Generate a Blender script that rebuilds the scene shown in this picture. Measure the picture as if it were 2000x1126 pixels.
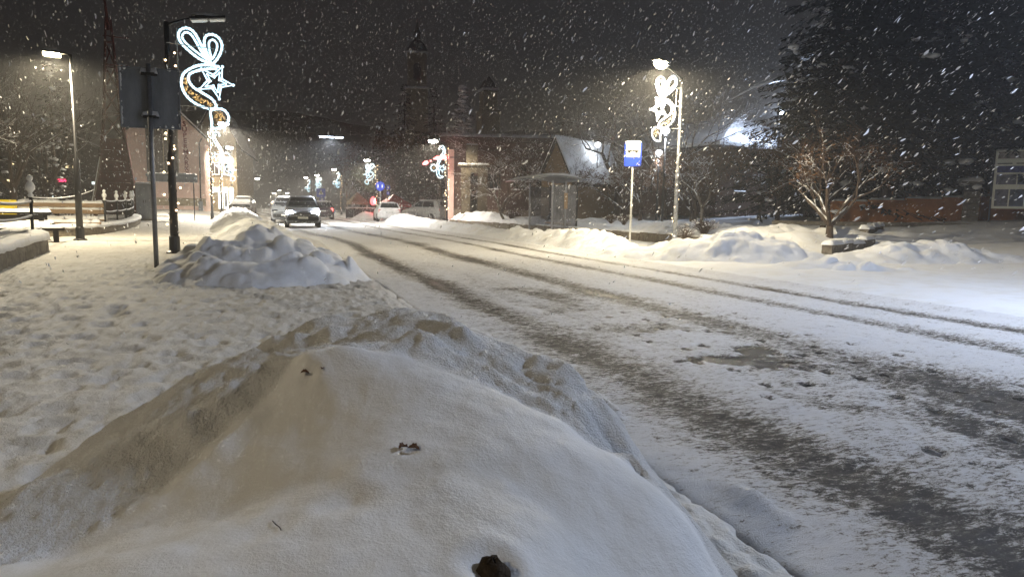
import bpy, math, random
import numpy as np
from mathutils import Vector, Matrix

# ------------------------------------------------------------------ camera, sky, exposure
scn = bpy.context.scene
for o in list(bpy.data.objects):
    bpy.data.objects.remove(o)
COL = scn.collection
R = math.radians

CAM_H = 1.15
yaw, pitch, roll = R(19.6335), R(6.5733), R(1.0)
cam_d = bpy.data.cameras.new('camera')
cam = bpy.data.objects.new('camera', cam_d)
COL.objects.link(cam)
f = Vector((math.sin(yaw)*math.cos(pitch), math.cos(yaw)*math.cos(pitch), -math.sin(pitch)))
r = Vector((math.cos(yaw), -math.sin(yaw), 0))
u = r.cross(f)
r2 = math.cos(roll)*r + math.sin(roll)*u
u2 = -math.sin(roll)*r + math.cos(roll)*u
m = Matrix((r2, u2, -f)).transposed().to_4x4()
m.translation = (0, 0, CAM_H)
cam.matrix_world = m
cam_d.sensor_width = 36.0
cam_d.lens = 36.0*1350/2000
cam_d.clip_start = 0.02
cam_d.clip_end = 2000
scn.camera = cam

world = bpy.data.worlds.new('World')
scn.world = world
world.use_nodes = True
bg = world.node_tree.nodes['Background']
bg.inputs[0].default_value = (0.0052, 0.0049, 0.0048, 1)     # low cloud lit by the town
bg.inputs[1].default_value = 1.0

scn.view_settings.view_transform = 'Standard'
scn.view_settings.look = 'None'
scn.view_settings.gamma = 1
scn.view_settings.exposure = 2.1
scn.cycles.use_denoising = True
scn.cycles.max_bounces = 5
scn.cycles.diffuse_bounces = 3
scn.cycles.glossy_bounces = 2
scn.cycles.transparent_max_bounces = 12
scn.cycles.volume_bounces = 0
scn.cycles.sample_clamp_indirect = 4
scn.cycles.sample_clamp_direct = 30
scn.cycles.use_light_tree = True

WARM = (1.0, 0.86, 0.60)
WHITE = (1.0, 0.90, 0.72)
COOL = (0.66, 0.77, 1.0)

# ------------------------------------------------------------------ helpers
def ss(a, b, x):
    t = np.clip((np.asarray(x, float)-a)/(b-a), 0, 1)
    return t*t*(3-2*t)

def hsh(i, j, s):
    n = (i*374761393 + j*668265263 + s*2147483647) & 0xffffffff
    n = ((n ^ (n >> 13))*1274126177) & 0xffffffff
    n = n ^ (n >> 16)
    return (n & 0xffffff)/float(0xffffff)

def vnoise(x, y, s=0):
    x = np.asarray(x, float); y = np.asarray(y, float)
    i = np.floor(x).astype(np.int64); j = np.floor(y).astype(np.int64)
    fx = x-i; fy = y-j
    fx = fx*fx*fx*(fx*(fx*6-15)+10); fy = fy*fy*fy*(fy*(fy*6-15)+10)
    a = hsh(i, j, s); b = hsh(i+1, j, s); c = hsh(i, j+1, s); d = hsh(i+1, j+1, s)
    return (a*(1-fx)+b*fx)*(1-fy) + (c*(1-fx)+d*fx)*fy

def fbm(x, y, s=0, o=4):
    t = 0; a = .5; n = 0
    for k in range(o):
        t = t+a*vnoise(x, y, s+k*7); n += a
        x, y = x*1.93*.8-y*1.93*.6+3.1, x*1.93*.6+y*1.93*.8+1.7
        a *= .5
    return t/n-.5

def cell(x, y, s=0):
    """distance to the nearest jittered lattice point, and that point's random value"""
    i = np.floor(x).astype(np.int64); j = np.floor(y).astype(np.int64)
    best = np.full(np.shape(x), 9.0); val = np.zeros(np.shape(x))
    for a in (-1, 0, 1):
        for b in (-1, 0, 1):
            px = i+a+hsh(i+a, j+b, s); py = j+b+hsh(i+a, j+b, s+11)
            d = np.hypot(px-x, py-y)
            k = d < best
            best = np.where(k, d, best); val = np.where(k, hsh(i+a, j+b, s+23), val)
    return best, val

def curve_x(y):
    y = np.asarray(y, float)
    return -0.0006*np.maximum(0, y-50)**2

def T(x, y):
    """height of the ground"""
    x = np.asarray(x, float); y = np.asarray(y, float)
    xr = x-curve_x(y)
    z = 0.08*ss(1.75, 1.2, xr+1.3*ss(22, 36, y)) + 0.05*ss(8.2, 9.2, xr)
    z = z + 0.55*ss(28, 60, y)*ss(-.5, -6, xr)
    xw = 13.23-(y-20.8)*0.0645
    z = z + 0.32*ss(0.05, .35, x-xw)*ss(16, 17.5, y)*ss(48, 46, y)
    z = z + 0.75*ss(14, 34, x)*ss(70, 45, y)
    return z
def Tz(x, y): return float(T(x, y))

class MB:
    def __init__(s): s.v = []; s.f = []
    def add(s, v, f):
        n = len(s.v); s.v += [tuple(p) for p in v]; s.f += [tuple(i+n for i in q) for q in f]; return s
    def box(s, c, d, rz=0, rot=None):
        hx, hy, hz = d[0]/2, d[1]/2, d[2]/2
        M_ = rot if rot is not None else Matrix.Rotation(rz, 3, 'Z')
        v = [Vector(c)+M_ @ Vector((a*hx, b*hy, e*hz)) for e in (-1, 1) for b in (-1, 1) for a in (-1, 1)]
        return s.add(v, [(0, 2, 3, 1), (4, 5, 7, 6), (0, 1, 5, 4), (2, 6, 7, 3), (0, 4, 6, 2), (1, 3, 7, 5)])
    def bbox(s, c, d, b=.01, rz=0):
        """box with chamfered edges"""
        hx, hy, hz = d[0]/2, d[1]/2, d[2]/2
        M_ = Matrix.Rotation(rz, 3, 'Z'); v = []
        lv = [(-hz, b), (-hz+b, 0), (hz-b, 0), (hz, b)]
        for z, i in lv:
            for (a, e) in ((-1, -1), (1, -1), (1, 1), (-1, 1)):
                v.append(Vector(c)+M_ @ Vector((a*(hx-i), e*(hy-i), z)))
        f_ = [(3, 2, 1, 0), (12, 13, 14, 15)]
        for k in range(3):
            for q in range(4):
                n = (q+1) % 4
                f_.append((k*4+q, k*4+n, k*4+4+n, k*4+4+q))
        return s.add(v, f_)
    def tube(s, pts, rad, n=6, closed=False, caps=True):
        pts = [Vector(p) for p in pts]; m_ = len(pts)
        if not hasattr(rad, '__len__'): rad = [rad]*m_
        v = []; prev = None
        for k in range(m_):
            if closed: d = pts[(k+1) % m_]-pts[k-1]
            else: d = pts[min(k+1, m_-1)]-pts[max(k-1, 0)]
            if d.length < 1e-9: d = Vector((0, 0, 1))
            d.normalize()
            if prev is None:
                a = d.orthogonal().normalized()
            else:
                a = prev-d*prev.dot(d)
                a = a.normalized() if a.length > 1e-6 else d.orthogonal().normalized()
            prev = a; b = d.cross(a)
            for q in range(n):
                t = 2*math.pi*q/n
                v.append(pts[k]+(a*math.cos(t)+b*math.sin(t))*rad[k])
        f_ = []
        for k in range(m_ if closed else m_-1):
            for q in range(n):
                k2 = (k+1) % m_
                f_.append((k*n+q, k*n+(q+1) % n, k2*n+(q+1) % n, k2*n+q))
        if caps and not closed:
            f_.append(tuple(range(n-1, -1, -1))); f_.append(tuple((m_-1)*n+q for q in range(n)))
        return s.add(v, f_)
    def lathe(s, prof, c=(0, 0, 0), n=10):
        v = []
        for (rr, z) in prof:
            for q in range(n):
                t = 2*math.pi*q/n
                v.append((c[0]+rr*math.cos(t), c[1]+rr*math.sin(t), c[2]+z))
        f_ = []
        for k in range(len(prof)-1):
            for q in range(n):
                f_.append((k*n+q, k*n+(q+1) % n, (k+1)*n+(q+1) % n, (k+1)*n+q))
        f_.append(tuple(range(n-1, -1, -1))); f_.append(tuple((len(prof)-1)*n+q for q in range(n)))
        return s.add(v, f_)
    def prism(s, poly, origin, ax, ay, depth):
        """polygon (2d) put at origin with axes ax, ay, thickened along ax x ay"""
        ax = Vector(ax).normalized(); ay = Vector(ay).normalized(); az = ax.cross(ay)
        o = Vector(origin); n = len(poly)
        v = [o+ax*p[0]+ay*p[1] for p in poly]+[o+ax*p[0]+ay*p[1]+az*depth for p in poly]
        f_ = [tuple(range(n-1, -1, -1)), tuple(range(n, 2*n))]
        for q in range(n): f_.append((q, (q+1) % n, n+(q+1) % n, n+q))
        return s.add(v, f_)
    def loft(s, rings, caps=True):
        n = len(rings[0]); v = [p for rg in rings for p in rg]; f_ = []
        for k in range(len(rings)-1):
            for q in range(n): f_.append((k*n+q, k*n+(q+1) % n, (k+1)*n+(q+1) % n, (k+1)*n+q))
        if caps:
            f_.append(tuple(range(n-1, -1, -1))); f_.append(tuple((len(rings)-1)*n+q for q in range(n)))
        return s.add(v, f_)
    def ball(s, c, rad, seg=8, rings=5, amp=0, seed=0):
        rg = random.Random(seed); v = []; sx, sy, sz = rad if hasattr(rad, '__len__') else (rad,)*3
        for k in range(rings+1):
            th = math.pi*k/rings
            for q in range(seg):
                p = 2*math.pi*q/seg; w = 1+amp*(rg.random()-.5)
                v.append((c[0]+sx*w*math.sin(th)*math.cos(p), c[1]+sy*w*math.sin(th)*math.sin(p), c[2]+sz*w*math.cos(th)))
        f_ = [(k*seg+q, (k+1)*seg+q, (k+1)*seg+(q+1) % seg, k*seg+(q+1) % seg) for k in range(rings) for q in range(seg)]
        return s.add(v, f_)
    def snow(s, c, d, rz=0, seed=0, cellsz=.06):
        """a soft lumpy cap of snow lying on a flat rectangle: c is the centre of its underside"""
        nx = max(2, int(d[0]/cellsz)); ny = max(2, int(d[1]/cellsz)); nx = min(nx, 60); ny = min(ny, 60)
        M_ = Matrix.Rotation(rz, 3, 'Z')
        X, Y = np.meshgrid(np.linspace(-1, 1, nx+1), np.linspace(-1, 1, ny+1))
        e = np.minimum((1-np.abs(X))*d[0]/2, (1-np.abs(Y))*d[1]/2)
        rr = max(.01, min(min(d[0], d[1])*.3, d[2]*1.5))
        pr = np.sqrt(np.clip(1-(1-np.clip(e/rr, 0, 1))**2, 0, 1))
        Z = d[2]*pr*(1+1.0*fbm(X*d[0]*4+seed, Y*d[1]*4, seed, 3)) - .012*(e <= 1e-6)
        wob = 1+.25*(e <= 1e-6)*0
        v = [Vector(c)+M_ @ Vector((X[j, i]*d[0]/2*wob[j, i], Y[j, i]*d[1]/2, Z[j, i])) for j in range(ny+1) for i in range(nx+1)]
        f_ = [(j*(nx+1)+i, j*(nx+1)+i+1, (j+1)*(nx+1)+i+1, (j+1)*(nx+1)+i) for j in range(ny) for i in range(nx)]
        return s.add(v, f_)
    def build(s, name, mat, parent=None, smooth=False, loc=None):
        me = bpy.data.meshes.new(name)
        me.from_pydata([tuple(p) for p in s.v], [], s.f)
        me.update()
        if smooth: me.polygons.foreach_set('use_smooth', [True]*len(me.polygons))
        me.materials.append(mat)
        o = bpy.data.objects.new(name, me); COL.objects.link(o)
        if parent is not None: o.parent = parent
        if loc is not None: o.location = loc
        return o

def grid_object(name, X, Y, Z, mat, attr=None, mask=None):
    ny, nx = X.shape
    co = np.stack([X, Y, Z], -1).reshape(-1, 3)
    idx = np.arange(ny*nx).reshape(ny, nx)
    q = np.stack([idx[:-1, :-1], idx[:-1, 1:], idx[1:, 1:], idx[1:, :-1]], -1).reshape(-1, 4)
    if mask is not None:
        mk = mask.reshape(-1); q = q[mk[q].any(1)]
        used = np.unique(q); remap = -np.ones(ny*nx, int); remap[used] = np.arange(len(used))
        q = remap[q]; co = co[used]
    me = bpy.data.meshes.new(name)
    me.vertices.add(len(co)); me.vertices.foreach_set('co', co.ravel())
    me.loops.add(q.size); me.loops.foreach_set('vertex_index', q.ravel())
    me.polygons.add(len(q))
    me.polygons.foreach_set('loop_start', np.arange(0, q.size, 4))
    me.update(calc_edges=True)
    me.polygons.foreach_set('use_smooth', np.ones(len(q), bool))
    if attr is not None:
        a = me.attributes.new('wear', 'FLOAT', 'POINT'); w = attr.reshape(-1)
        if mask is not None: w = w[used]
        a.data.foreach_set('value', w.astype(np.float32))
    me.materials.append(mat)
    o = bpy.data.objects.new(name, me); COL.objects.link(o)
    return o

def tag(o, label=None, cat=None, group=None, kind=None):
    if label: o['label'] = label
    if cat: o['category'] = cat
    if group: o['group'] = group
    if kind: o['kind'] = kind
    return o
def thing(name, label, cat, loc=(0, 0, 0), rz=0, group=None):
    o = bpy.data.objects.new(name, None); COL.objects.link(o)
    o.location = loc; o.rotation_euler = (0, 0, rz); o.empty_display_size = .2
    return tag(o, label, cat, group)
def copy_tree(o, parent=None):
    c = o.copy(); COL.objects.link(c); c.parent = parent
    for ch in list(o.children): copy_tree(ch, c)
    return c

# ------------------------------------------------------------------ materials
def mat(name, col, rough=.6, spec=.3, var=.25, scale=6, bump=.0, bscale=40, metal=0, col2=None, stretch=None):
    m_ = bpy.data.materials.new(name); m_.use_nodes = True
    nt = m_.node_tree; N = nt.nodes; L = nt.links; b = N['Principled BSDF']
    tc = N.new('ShaderNodeTexCoord'); src = tc.outputs['Object']
    if stretch:
        mp = N.new('ShaderNodeMapping'); mp.inputs['Scale'].default_value = stretch
        L.new(src, mp.inputs[0]); src = mp.outputs[0]
    no = N.new('ShaderNodeTexNoise'); no.inputs['Scale'].default_value = scale; no.inputs['Detail'].default_value = 6
    no.inputs['Roughness'].default_value = .65
    L.new(src, no.inputs['Vector'])
    rp = N.new('ShaderNodeValToRGB')
    c2 = col2 or tuple(min(1, c*(1+var)) for c in col); c1 = col if col2 else tuple(c*(1-var) for c in col)
    rp.color_ramp.elements[0].color = (*c1, 1); rp.color_ramp.elements[1].color = (*c2, 1)
    rp.color_ramp.elements[0].position = .3; rp.color_ramp.elements[1].position = .7
    L.new(no.outputs[0], rp.inputs[0]); L.new(rp.outputs[0], b.inputs['Base Color'])
    b.inputs['Roughness'].default_value = rough; b.inputs['Specular IOR Level'].default_value = spec
    b.inputs['Metallic'].default_value = metal
    if bump:
        n2 = N.new('ShaderNodeTexNoise'); n2.inputs['Scale'].default_value = bscale; n2.inputs['Detail'].default_value = 5
        L.new(src, n2.inputs['Vector'])
        bp = N.new('ShaderNodeBump'); bp.inputs['Strength'].default_value = bump; bp.inputs['Distance'].default_value = .02
        L.new(n2.outputs[0], bp.inputs['Height']); L.new(bp.outputs[0], b.inputs['Normal'])
    return m_

def emit(name, col, st, sample=False):
    m_ = bpy.data.materials.new(name); m_.use_nodes = True
    nt = m_.node_tree; N = nt.nodes; b = N['Principled BSDF']
    b.inputs['Base Color'].default_value = (.6, .6, .6, 1)
    b.inputs['Emission Color'].default_value = (*col, 1); b.inputs['Emission Strength'].default_value = st
    no = N.new('ShaderNodeTexNoise'); no.inputs['Scale'].default_value = 30
    mr = N.new('ShaderNodeMapRange'); mr.inputs[3].default_value = st*.6; mr.inputs[4].default_value = st*1.4
    nt.links.new(no.outputs[0], mr.inputs[0]); nt.links.new(mr.outputs[0], b.inputs['Emission Strength'])
    m_.cycles.emission_sampling = 'AUTO' if sample else 'NONE'
    return m_

def snow_mat(name, col=(.84, .85, .87), grain=.8, gscale=130, soft=.4, dirt=.06, attr=False):
    m_ = bpy.data.materials.new(name); m_.use_nodes = True
    nt = m_.node_tree; N = nt.nodes; L = nt.links; b = N['Principled BSDF']
    tc = N.new('ShaderNodeTexCoord')
    def noise(sc, det=5, rg=.6):
        n = N.new('ShaderNodeTexNoise'); n.inputs['Scale'].default_value = sc; n.inputs['Detail'].default_value = det
        n.inputs['Roughness'].default_value = rg; L.new(tc.outputs['Object'], n.inputs['Vector']); return n
    a = noise(2.3, 7, .62); rp = N.new('ShaderNodeValToRGB')
    d_ = tuple(c*(1-dirt*3)*k for c, k in zip(col, (1, .97, .90)))
    rp.color_ramp.elements[0].color = (*d_, 1); rp.color_ramp.elements[1].color = (*col, 1)
    rp.color_ramp.elements[0].position = .25; rp.color_ramp.elements[1].position = .52
    L.new(a.outputs[0], rp.inputs[0]); L.new(rp.outputs[0], b.inputs['Base Color'])
    b.inputs['Roughness'].default_value = .6; b.inputs['Specular IOR Level'].default_value = .25
    b1 = N.new('ShaderNodeBump'); b1.inputs['Strength'].default_value = soft; b1.inputs['Distance'].default_value = .03
    n1 = noise(22, 4); L.new(n1.outputs[0], b1.inputs['Height'])
    b2 = N.new('ShaderNodeBump'); b2.inputs['Strength'].default_value = grain; b2.inputs['Distance'].default_value = .013
    n2 = noise(gscale, 3, .7); L.new(n2.outputs[0], b2.inputs['Height']); L.new(b1.outputs[0], b2.inputs['Normal'])
    if attr:
        at = N.new('ShaderNodeAttribute'); at.attribute_name = 'wear'; mr = N.new('ShaderNodeMapRange')
        mr.inputs[3].default_value = grain*.22; mr.inputs[4].default_value = grain; L.new(at.outputs['Fac'], mr.inputs[0]); L.new(mr.outputs[0], b2.inputs['Strength'])
    L.new(b2.outputs[0], b.inputs['Normal'])
    return m_

def road_mat():
    m_ = bpy.data.materials.new('snowy_asphalt'); m_.use_nodes = True
    nt = m_.node_tree; N = nt.nodes; L = nt.links; b = N['Principled BSDF']
    tc = N.new('ShaderNodeTexCoord'); at = N.new('ShaderNodeAttribute'); at.attribute_name = 'wear'
    def noise(sc, det=6, rg=.65, st=(1, 1, 1)):
        mp = N.new('ShaderNodeMapping'); mp.inputs['Scale'].default_value = st; L.new(tc.outputs['Object'], mp.inputs[0])
        n = N.new('ShaderNodeTexNoise'); n.inputs['Scale'].default_value = sc; n.inputs['Detail'].default_value = det
        n.inputs['Roughness'].default_value = rg; L.new(mp.outputs[0], n.inputs['Vector']); return n.outputs[0]
    def math_(op, a, c):
        n = N.new('ShaderNodeMath'); n.operation = op
        for k, q in enumerate((a, c)):
            if isinstance(q, (int, float)): n.inputs[k].default_value = q
            else: L.new(q, n.inputs[k])
        return n.outputs[0]
    n1 = noise(30, 8, .8, (.55, 1.5, 1)); n2 = noise(7, 8, .75, (.7, 1, 1)); n3 = noise(170, 4, .8)
    s = math_('ADD', math_('MULTIPLY', n1, .75), math_('MULTIPLY', n2, .35))
    s = math_('ADD', s, math_('MULTIPLY', n3, .35))          # about .75 on average
    s = math_('SUBTRACT', s, .75)
    s = math_('ADD', math_('MULTIPLY', s, 3.7), at.outputs['Fac'])
    rp = N.new('ShaderNodeValToRGB'); e = rp.color_ramp.elements
    e[0].position = .30; e[0].color = (.74, .74, .75, 1); e[1].position = .72; e[1].color = (.045, .04, .034, 1)
    k = e.new(.42); k.color = (.60, .58, .55, 1); k = e.new(.55); k.color = (.20, .175, .145, 1)
    L.new(s, rp.inputs[0]); L.new(rp.outputs[0], b.inputs['Base Color'])
    rr = N.new('ShaderNodeMapRange'); rr.inputs[1].default_value = .80; rr.inputs[2].default_value = 1.0
    rr.inputs[3].default_value = .68; rr.inputs[4].default_value = .22
    L.new(at.outputs['Fac'], rr.inputs[0]); L.new(rr.outputs[0], b.inputs['Roughness'])
    b.inputs['Specular IOR Level'].default_value = .4
    h = math_('ADD', math_('MULTIPLY', n1, .6), math_('MULTIPLY', n3, .5))
    bp = N.new('ShaderNodeBump'); bp.inputs['Strength'].default_value = 1.0; bp.inputs['Distance'].default_value = .018
    L.new(h, bp.inputs['Height']); L.new(bp.outputs[0], b.inputs['Normal'])
    return m_

M = dict(
    snow=snow_mat('snow'), snow_grain=snow_mat('granular_snow', grain=.9, gscale=150, soft=.2, dirt=.03),
    snow_front=snow_mat('crusted_snow', (.74, .73, .71), grain=1.0, gscale=130, soft=.12, dirt=.05, attr=True),
    snow_walk=snow_mat('trodden_snow', (.63, .61, .57), grain=.5, gscale=120, soft=.5, dirt=.09),
    snow_dull=snow_mat('slushy_snow', (.60, .59, .59), grain=.5, gscale=90, soft=.6, dirt=.12),
    road=road_mat(),
    pole_black=mat('black_painted_steel', (.012, .012, .014), .4, .5, .3, 20, .1, 60),
    pole_grey=mat('galvanised_steel', (.22, .23, .25), .42, .5, .2, 15, .1, 60, metal=.6),
    pole_pale=mat('pale_painted_steel', (.55, .55, .52), .5, .4, .15, 20),
    panel_grey=mat('weathered_sign_back', (.19, .21, .235), .6, .4, .3, 5, .15, 30, stretch=(1, 1, .3)),
    white_paint=mat('white_paint', (.75, .75, .74), .5, .3, .1, 12),
    black_iron=mat('black_iron', (.010, .010, .011), .5, .4, .3, 30, .2, 80),
    wood=mat('weathered_timber', (.26, .18, .11), .7, .2, .35, 5, .3, 30, stretch=(1, 8, 8)),
    wood_dark=mat('dark_timber', (.02, .017, .015), .65, .3, .4, 6, .3, 30, stretch=(1, 8, 8)),
    wood_red=mat('dark_red_timber', (.07, .016, .013), .7, .2, .4, 5, .2, 30),
    stone=mat('rough_stone', (.17, .145, .11), .85, .2, .5, 9, .7, 24),
    concrete=mat('rough_concrete', (.16, .145, .12), .85, .2, .45, 8, .8, 20),
    plaster_pink=mat('pink_plaster', (.70, .51, .44), .8, .2, .10, 2.5, .15, 60),
    plaster_tan=mat('tan_plaster', (.30, .25, .17), .85, .2, .3, 2.5, .3, 40),
    plaster_dark=mat('dark_plaster', (.06, .045, .038), .85, .2, .4, 2, .3, 30),
    plaster_white=mat('white_plaster', (.6, .62, .66), .85, .2, .12, 2, .2, 40),
    brick=mat('brown_brick', (.085, .055, .043), .85, .2, .4, 6, .4, 30),
    roof_dark=mat('dark_roofing', (.035, .03, .028), .7, .3, .3, 8, .3, 40),
    glass_dark=mat('dark_window_glass', (.012, .013, .016), .08, .6, .3, 3),
    glass_brown=mat('brown_display_glass', (.045, .035, .03), .3, .5, .3, 2),
    red_paint=mat('red_paint', (.33, .02, .02), .5, .4, .15, 12),
    red_letter=mat('red_sign_letter', (.20, .012, .016), .5, .4, .15, 12),
    blue_sign=mat('blue_sign_face', (.02, .06, .55), .4, .4, .12, 12),
    white_sign=mat('white_sign_face', (.78, .78, .68), .45, .3, .05, 9),
    black_print=mat('black_print', (.012, .012, .012), .5, .3, .2, 20),
    yellow=mat('yellow_plastic', (.55, .42, .02), .45, .4, .15, 5),
    tyre=mat('tyre_rubber', (.015, .015, .015), .8, .2, .3, 20),
    rim=mat('wheel_rim', (.35, .35, .36), .4, .5, .2, 10, metal=.8),
    bark=mat('bark', (.075, .055, .042), .85, .15, .45, 14, .6, 40, stretch=(1, 1, .25)),
    bark_pale=mat('pale_bark', (.17, .14, .105), .85, .15, .4, 14, .5, 40, stretch=(1, 1, .25)),
    twig=mat('twigs', (.085, .058, .042), .8, .15, .4, 9),
    leaf_brown=mat('withered_brown_leaves', (.14, .075, .04), .75, .15, .5, 3),
    needle=mat('dark_needles', (.009, .012, .008), .8, .05, .5, 2),
    portal=mat('weathered_portal_stone', (.13, .105, .072), .85, .2, .4, 3, .4, 30),
    foliage=mat('dark_foliage', (.045, .052, .034), .8, .1, .5, 2),
    orange_wall=mat('ochre_rendered_wall', (.32, .135, .042), .8, .2, .3, 2, .3, 30),
    soil=mat('dark_soil', (.045, .033, .022), .9, .1, .6, 14, .9, 30),
    gold=mat('gold_tinsel', (.75, .42, .10), .25, .6, .3, 40, metal=.8),
    flake=None,
    lamp_warm=emit('lit_warm_lamp_glass', (1, .86, .5), 16), lamp_white=emit('lit_white_lamp_glass', (1, .95, .8), 14),
    lamp_cool=emit('lit_cool_lamp_glass', (.7, .85, 1), 10), globe=emit('lit_globe_glass', (.9, .95, 1), 3),
    led=emit('lit_white_rope_light', (.52, .84, 1.0), .60), led_w=emit('lit_pure_white_rope_light', (.72, .86, 1.0), .30),
    bulb=emit('lit_warm_bulb', (1, .66, .34), 2.4), goldlit=emit('lit_gold_tinsel', (1, .55, .12), .38),
    red_lit=emit('lit_red_tube', (1, .05, .06), 1.3), pink_lit=emit('lit_pink_sign', (1, .03, .12), 1.0),
    head=emit('lit_headlight', (.85, .9, 1), 70), tail=emit('lit_tail_lamp', (1, .06, .05), 1.6),
    window_lit=emit('lit_window_pane', (1, .75, .4), .5), shop_lit=emit('lit_shop_front', (.8, .97, .93), .6),
    amber=emit('lit_amber_beacon', (1, .35, .12), .9),
)
def flake_mat():
    m_ = bpy.data.materials.new('falling_snow_flake'); m_.use_nodes = True
    nt = m_.node_tree; N = nt.nodes; L = nt.links; N.remove(N['Principled BSDF'])
    a = N.new('ShaderNodeBsdfDiffuse'); b = N.new('ShaderNodeBsdfTranslucent'); mx = N.new('ShaderNodeMixShader')
    no = N.new('ShaderNodeTexNoise'); no.inputs['Scale'].default_value = 3
    rp = N.new('ShaderNodeValToRGB'); rp.color_ramp.elements[0].color = (.7, .7, .72, 1); rp.color_ramp.elements[1].color = (.95, .95, .96, 1)
    L.new(no.outputs[0], rp.inputs[0]); L.new(rp.outputs[0], a.inputs[0]); L.new(rp.outputs[0], b.inputs[0])
    mx.inputs[0].default_value = .5; L.new(a.outputs[0], mx.inputs[1]); L.new(b.outputs[0], mx.inputs[2])
    L.new(mx.outputs[0], N['Material Output'].inputs[0]); return m_
M['flake'] = flake_mat()

def glass_mat():
    m_ = bpy.data.materials.new('shelter_glass'); m_.use_nodes = True
    nt = m_.node_tree; N = nt.nodes; L = nt.links; b = N['Principled BSDF']
    b.inputs['Base Color'].default_value = (.5, .5, .52, 1); b.inputs['Roughness'].default_value = .15
    t = N.new('ShaderNodeBsdfTransparent'); t.inputs[0].default_value = (.7, .72, .76, 1)
    no = N.new('ShaderNodeTexNoise'); no.inputs['Scale'].default_value = 4; no.inputs['Detail'].default_value = 6
    mr = N.new('ShaderNodeMapRange'); mr.inputs[1].default_value = .3; mr.inputs[2].default_value = .75
    mr.inputs[3].default_value = .05; mr.inputs[4].default_value = .35
    mx = N.new('ShaderNodeMixShader'); L.new(no.outputs[0], mr.inputs[0]); L.new(mr.outputs[0], mx.inputs[0])
    L.new(t.outputs[0], mx.inputs[1]); L.new(b.outputs[0], mx.inputs[2]); L.new(mx.outputs[0], N['Material Output'].inputs[0])
    return m_
M['glass'] = glass_mat()

def car_paint(name, col, dirt=.0):
    return mat(name, col, .35, .5, .2, 5, .05, 30, col2=tuple(c*(1-dirt)+.45*dirt for c in col) if dirt else None)

# ------------------------------------------------------------------ the ground
def rows(y0, y1, a, b):
    ys = [y0]
    while ys[-1] < y1: ys.append(ys[-1]+a+b*max(0, ys[-1]))
    return np.array(ys)

# road: packed snow worn down to wet asphalt along the wheel tracks
yy = rows(.25, 170, .012, .0065); ss_ = np.linspace(1.45, 8.15, 230)
S, Yg = np.meshgrid(ss_, yy)
Xg = S+curve_x(Yg)-1.3*ss(22, 36, Yg)*(8.15-S)/6.7
wv = .10*fbm(Yg*.13, S*0+2, 5, 3)
wear = np.zeros_like(S)
for c_, w_, a_ in ((2.42, .32, .60), (4.38, .36, .54), (6.12, .24, .50), (7.22, .20, .52)):
    d_ = np.abs(S-c_-wv*1.6); w_ = w_*(.86+(.45 if c_ < 5 else .12)*ss(9, 2.5, Yg))
    wear = np.maximum(wear, a_*np.exp(-(d_/(w_*(1.0+.5*fbm(Yg*.9, S*1.2+c_, 9, 3))))**2))
mid = np.exp(-((S-3.4)/.75)**2)*ss(16, 6, Yg)                    # between the near tracks the snow is patchy
wear = np.maximum(wear, mid*(.16+.55*np.clip(fbm(S*2.2, Yg*1.5, 31, 4)*2.6, 0, 1)))
wear = wear + .50*np.clip(fbm(S*1.6, Yg*.6, 17, 6), -.3, .5)
pud = ((S-3.75)/.50)**2+((Yg-4.5)/.34)**2 + 3.2*fbm(S*3.1, Yg*4.2, 77, 5)+1.2*fbm(S*14, Yg*16, 78, 3)
wear = np.maximum(wear, (.80+.30*vnoise(S*16, Yg*22, 79))*ss(1.25, .35, pud))
cd, cv = cell(S*6.5, Yg*5.0, 3)                                  # slush pock marks on the near lane
pk = (cv > .82)*ss(.36, .22, cd)*ss(2.7, 3.0, S)*ss(5.4, 4.7, S)*ss(8.5, 6.5, Yg)
wear = np.maximum(wear, .85*pk)
near = ss(1.45, 2.1, S)
wear = wear*near*ss(8.1, 7.7, S) + .215
rip = fbm(S*5, Yg*11, 51, 4)
Zr = .030*(1-np.clip(wear, 0, 1)) + .024*rip + .016*fbm(S*19, Yg*23, 61, 3)-.02 + .05*ss(7.7, 8.1, S)
ledge = 1.82+.10*fbm(Yg*1.7, Yg*0, 8, 3)                         # low broken ridge pushed up along the near edge
Zr = Zr - .16*ss(1.62, 1.45, S) - .16*ss(8.0, 8.15, S)
Zr = Zr + .075*np.exp(-((S-ledge)/np.where(S > ledge, .03, .09))**2)*ss(-.15, .1, fbm(Yg*2.3, S*0+4, 12, 3))*(.5+fbm(Yg*9, S*9, 19, 3)+.5)*ss(7, 4.5, Yg)
road = grid_object('road', Xg, Yg, Zr, M['road'], attr=wear)
tag(road, kind='structure')

# pavement on the near side, trodden snow
yy = rows(-1.0, 76, .014, .0065); sx_ = np.r_[np.linspace(-10, -5, 80)[:-1], np.linspace(-5, 1.9, 400)]
S, Yg = np.meshgrid(sx_, yy)
Xg = S+curve_x(Yg)-1.3*ss(22, 36, Yg)*ss(-7, 1.62, S)
ft = fbm(S*6.5, Yg*7.5, 101, 5); ft2 = fbm(S*17, Yg*20, 141, 4)
cd, cv = cell(S*3.4+.5*ft, Yg*3.0, 33)
foot = -.030*(cv > .45)*ss(.42, .25, cd)*(.6+1.2*vnoise(S*7, Yg*7, 3))
cd2, cv2 = cell(S*8.5+.7*ft2, Yg*8.0+.7*ft, 71)
foot = foot-.026*(cv2 > .5)*ss(.45, .2, cd2)
fade = .55+.45*ss(26, 8, Yg)
Zw = T(Xg, Yg)+fade*(.034*ft+.034*ft2+.62*foot)+.05*ss(1.0, 1.5, S)*0
Zw = Zw - .16*ss(1.50, 1.9, S)
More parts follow.
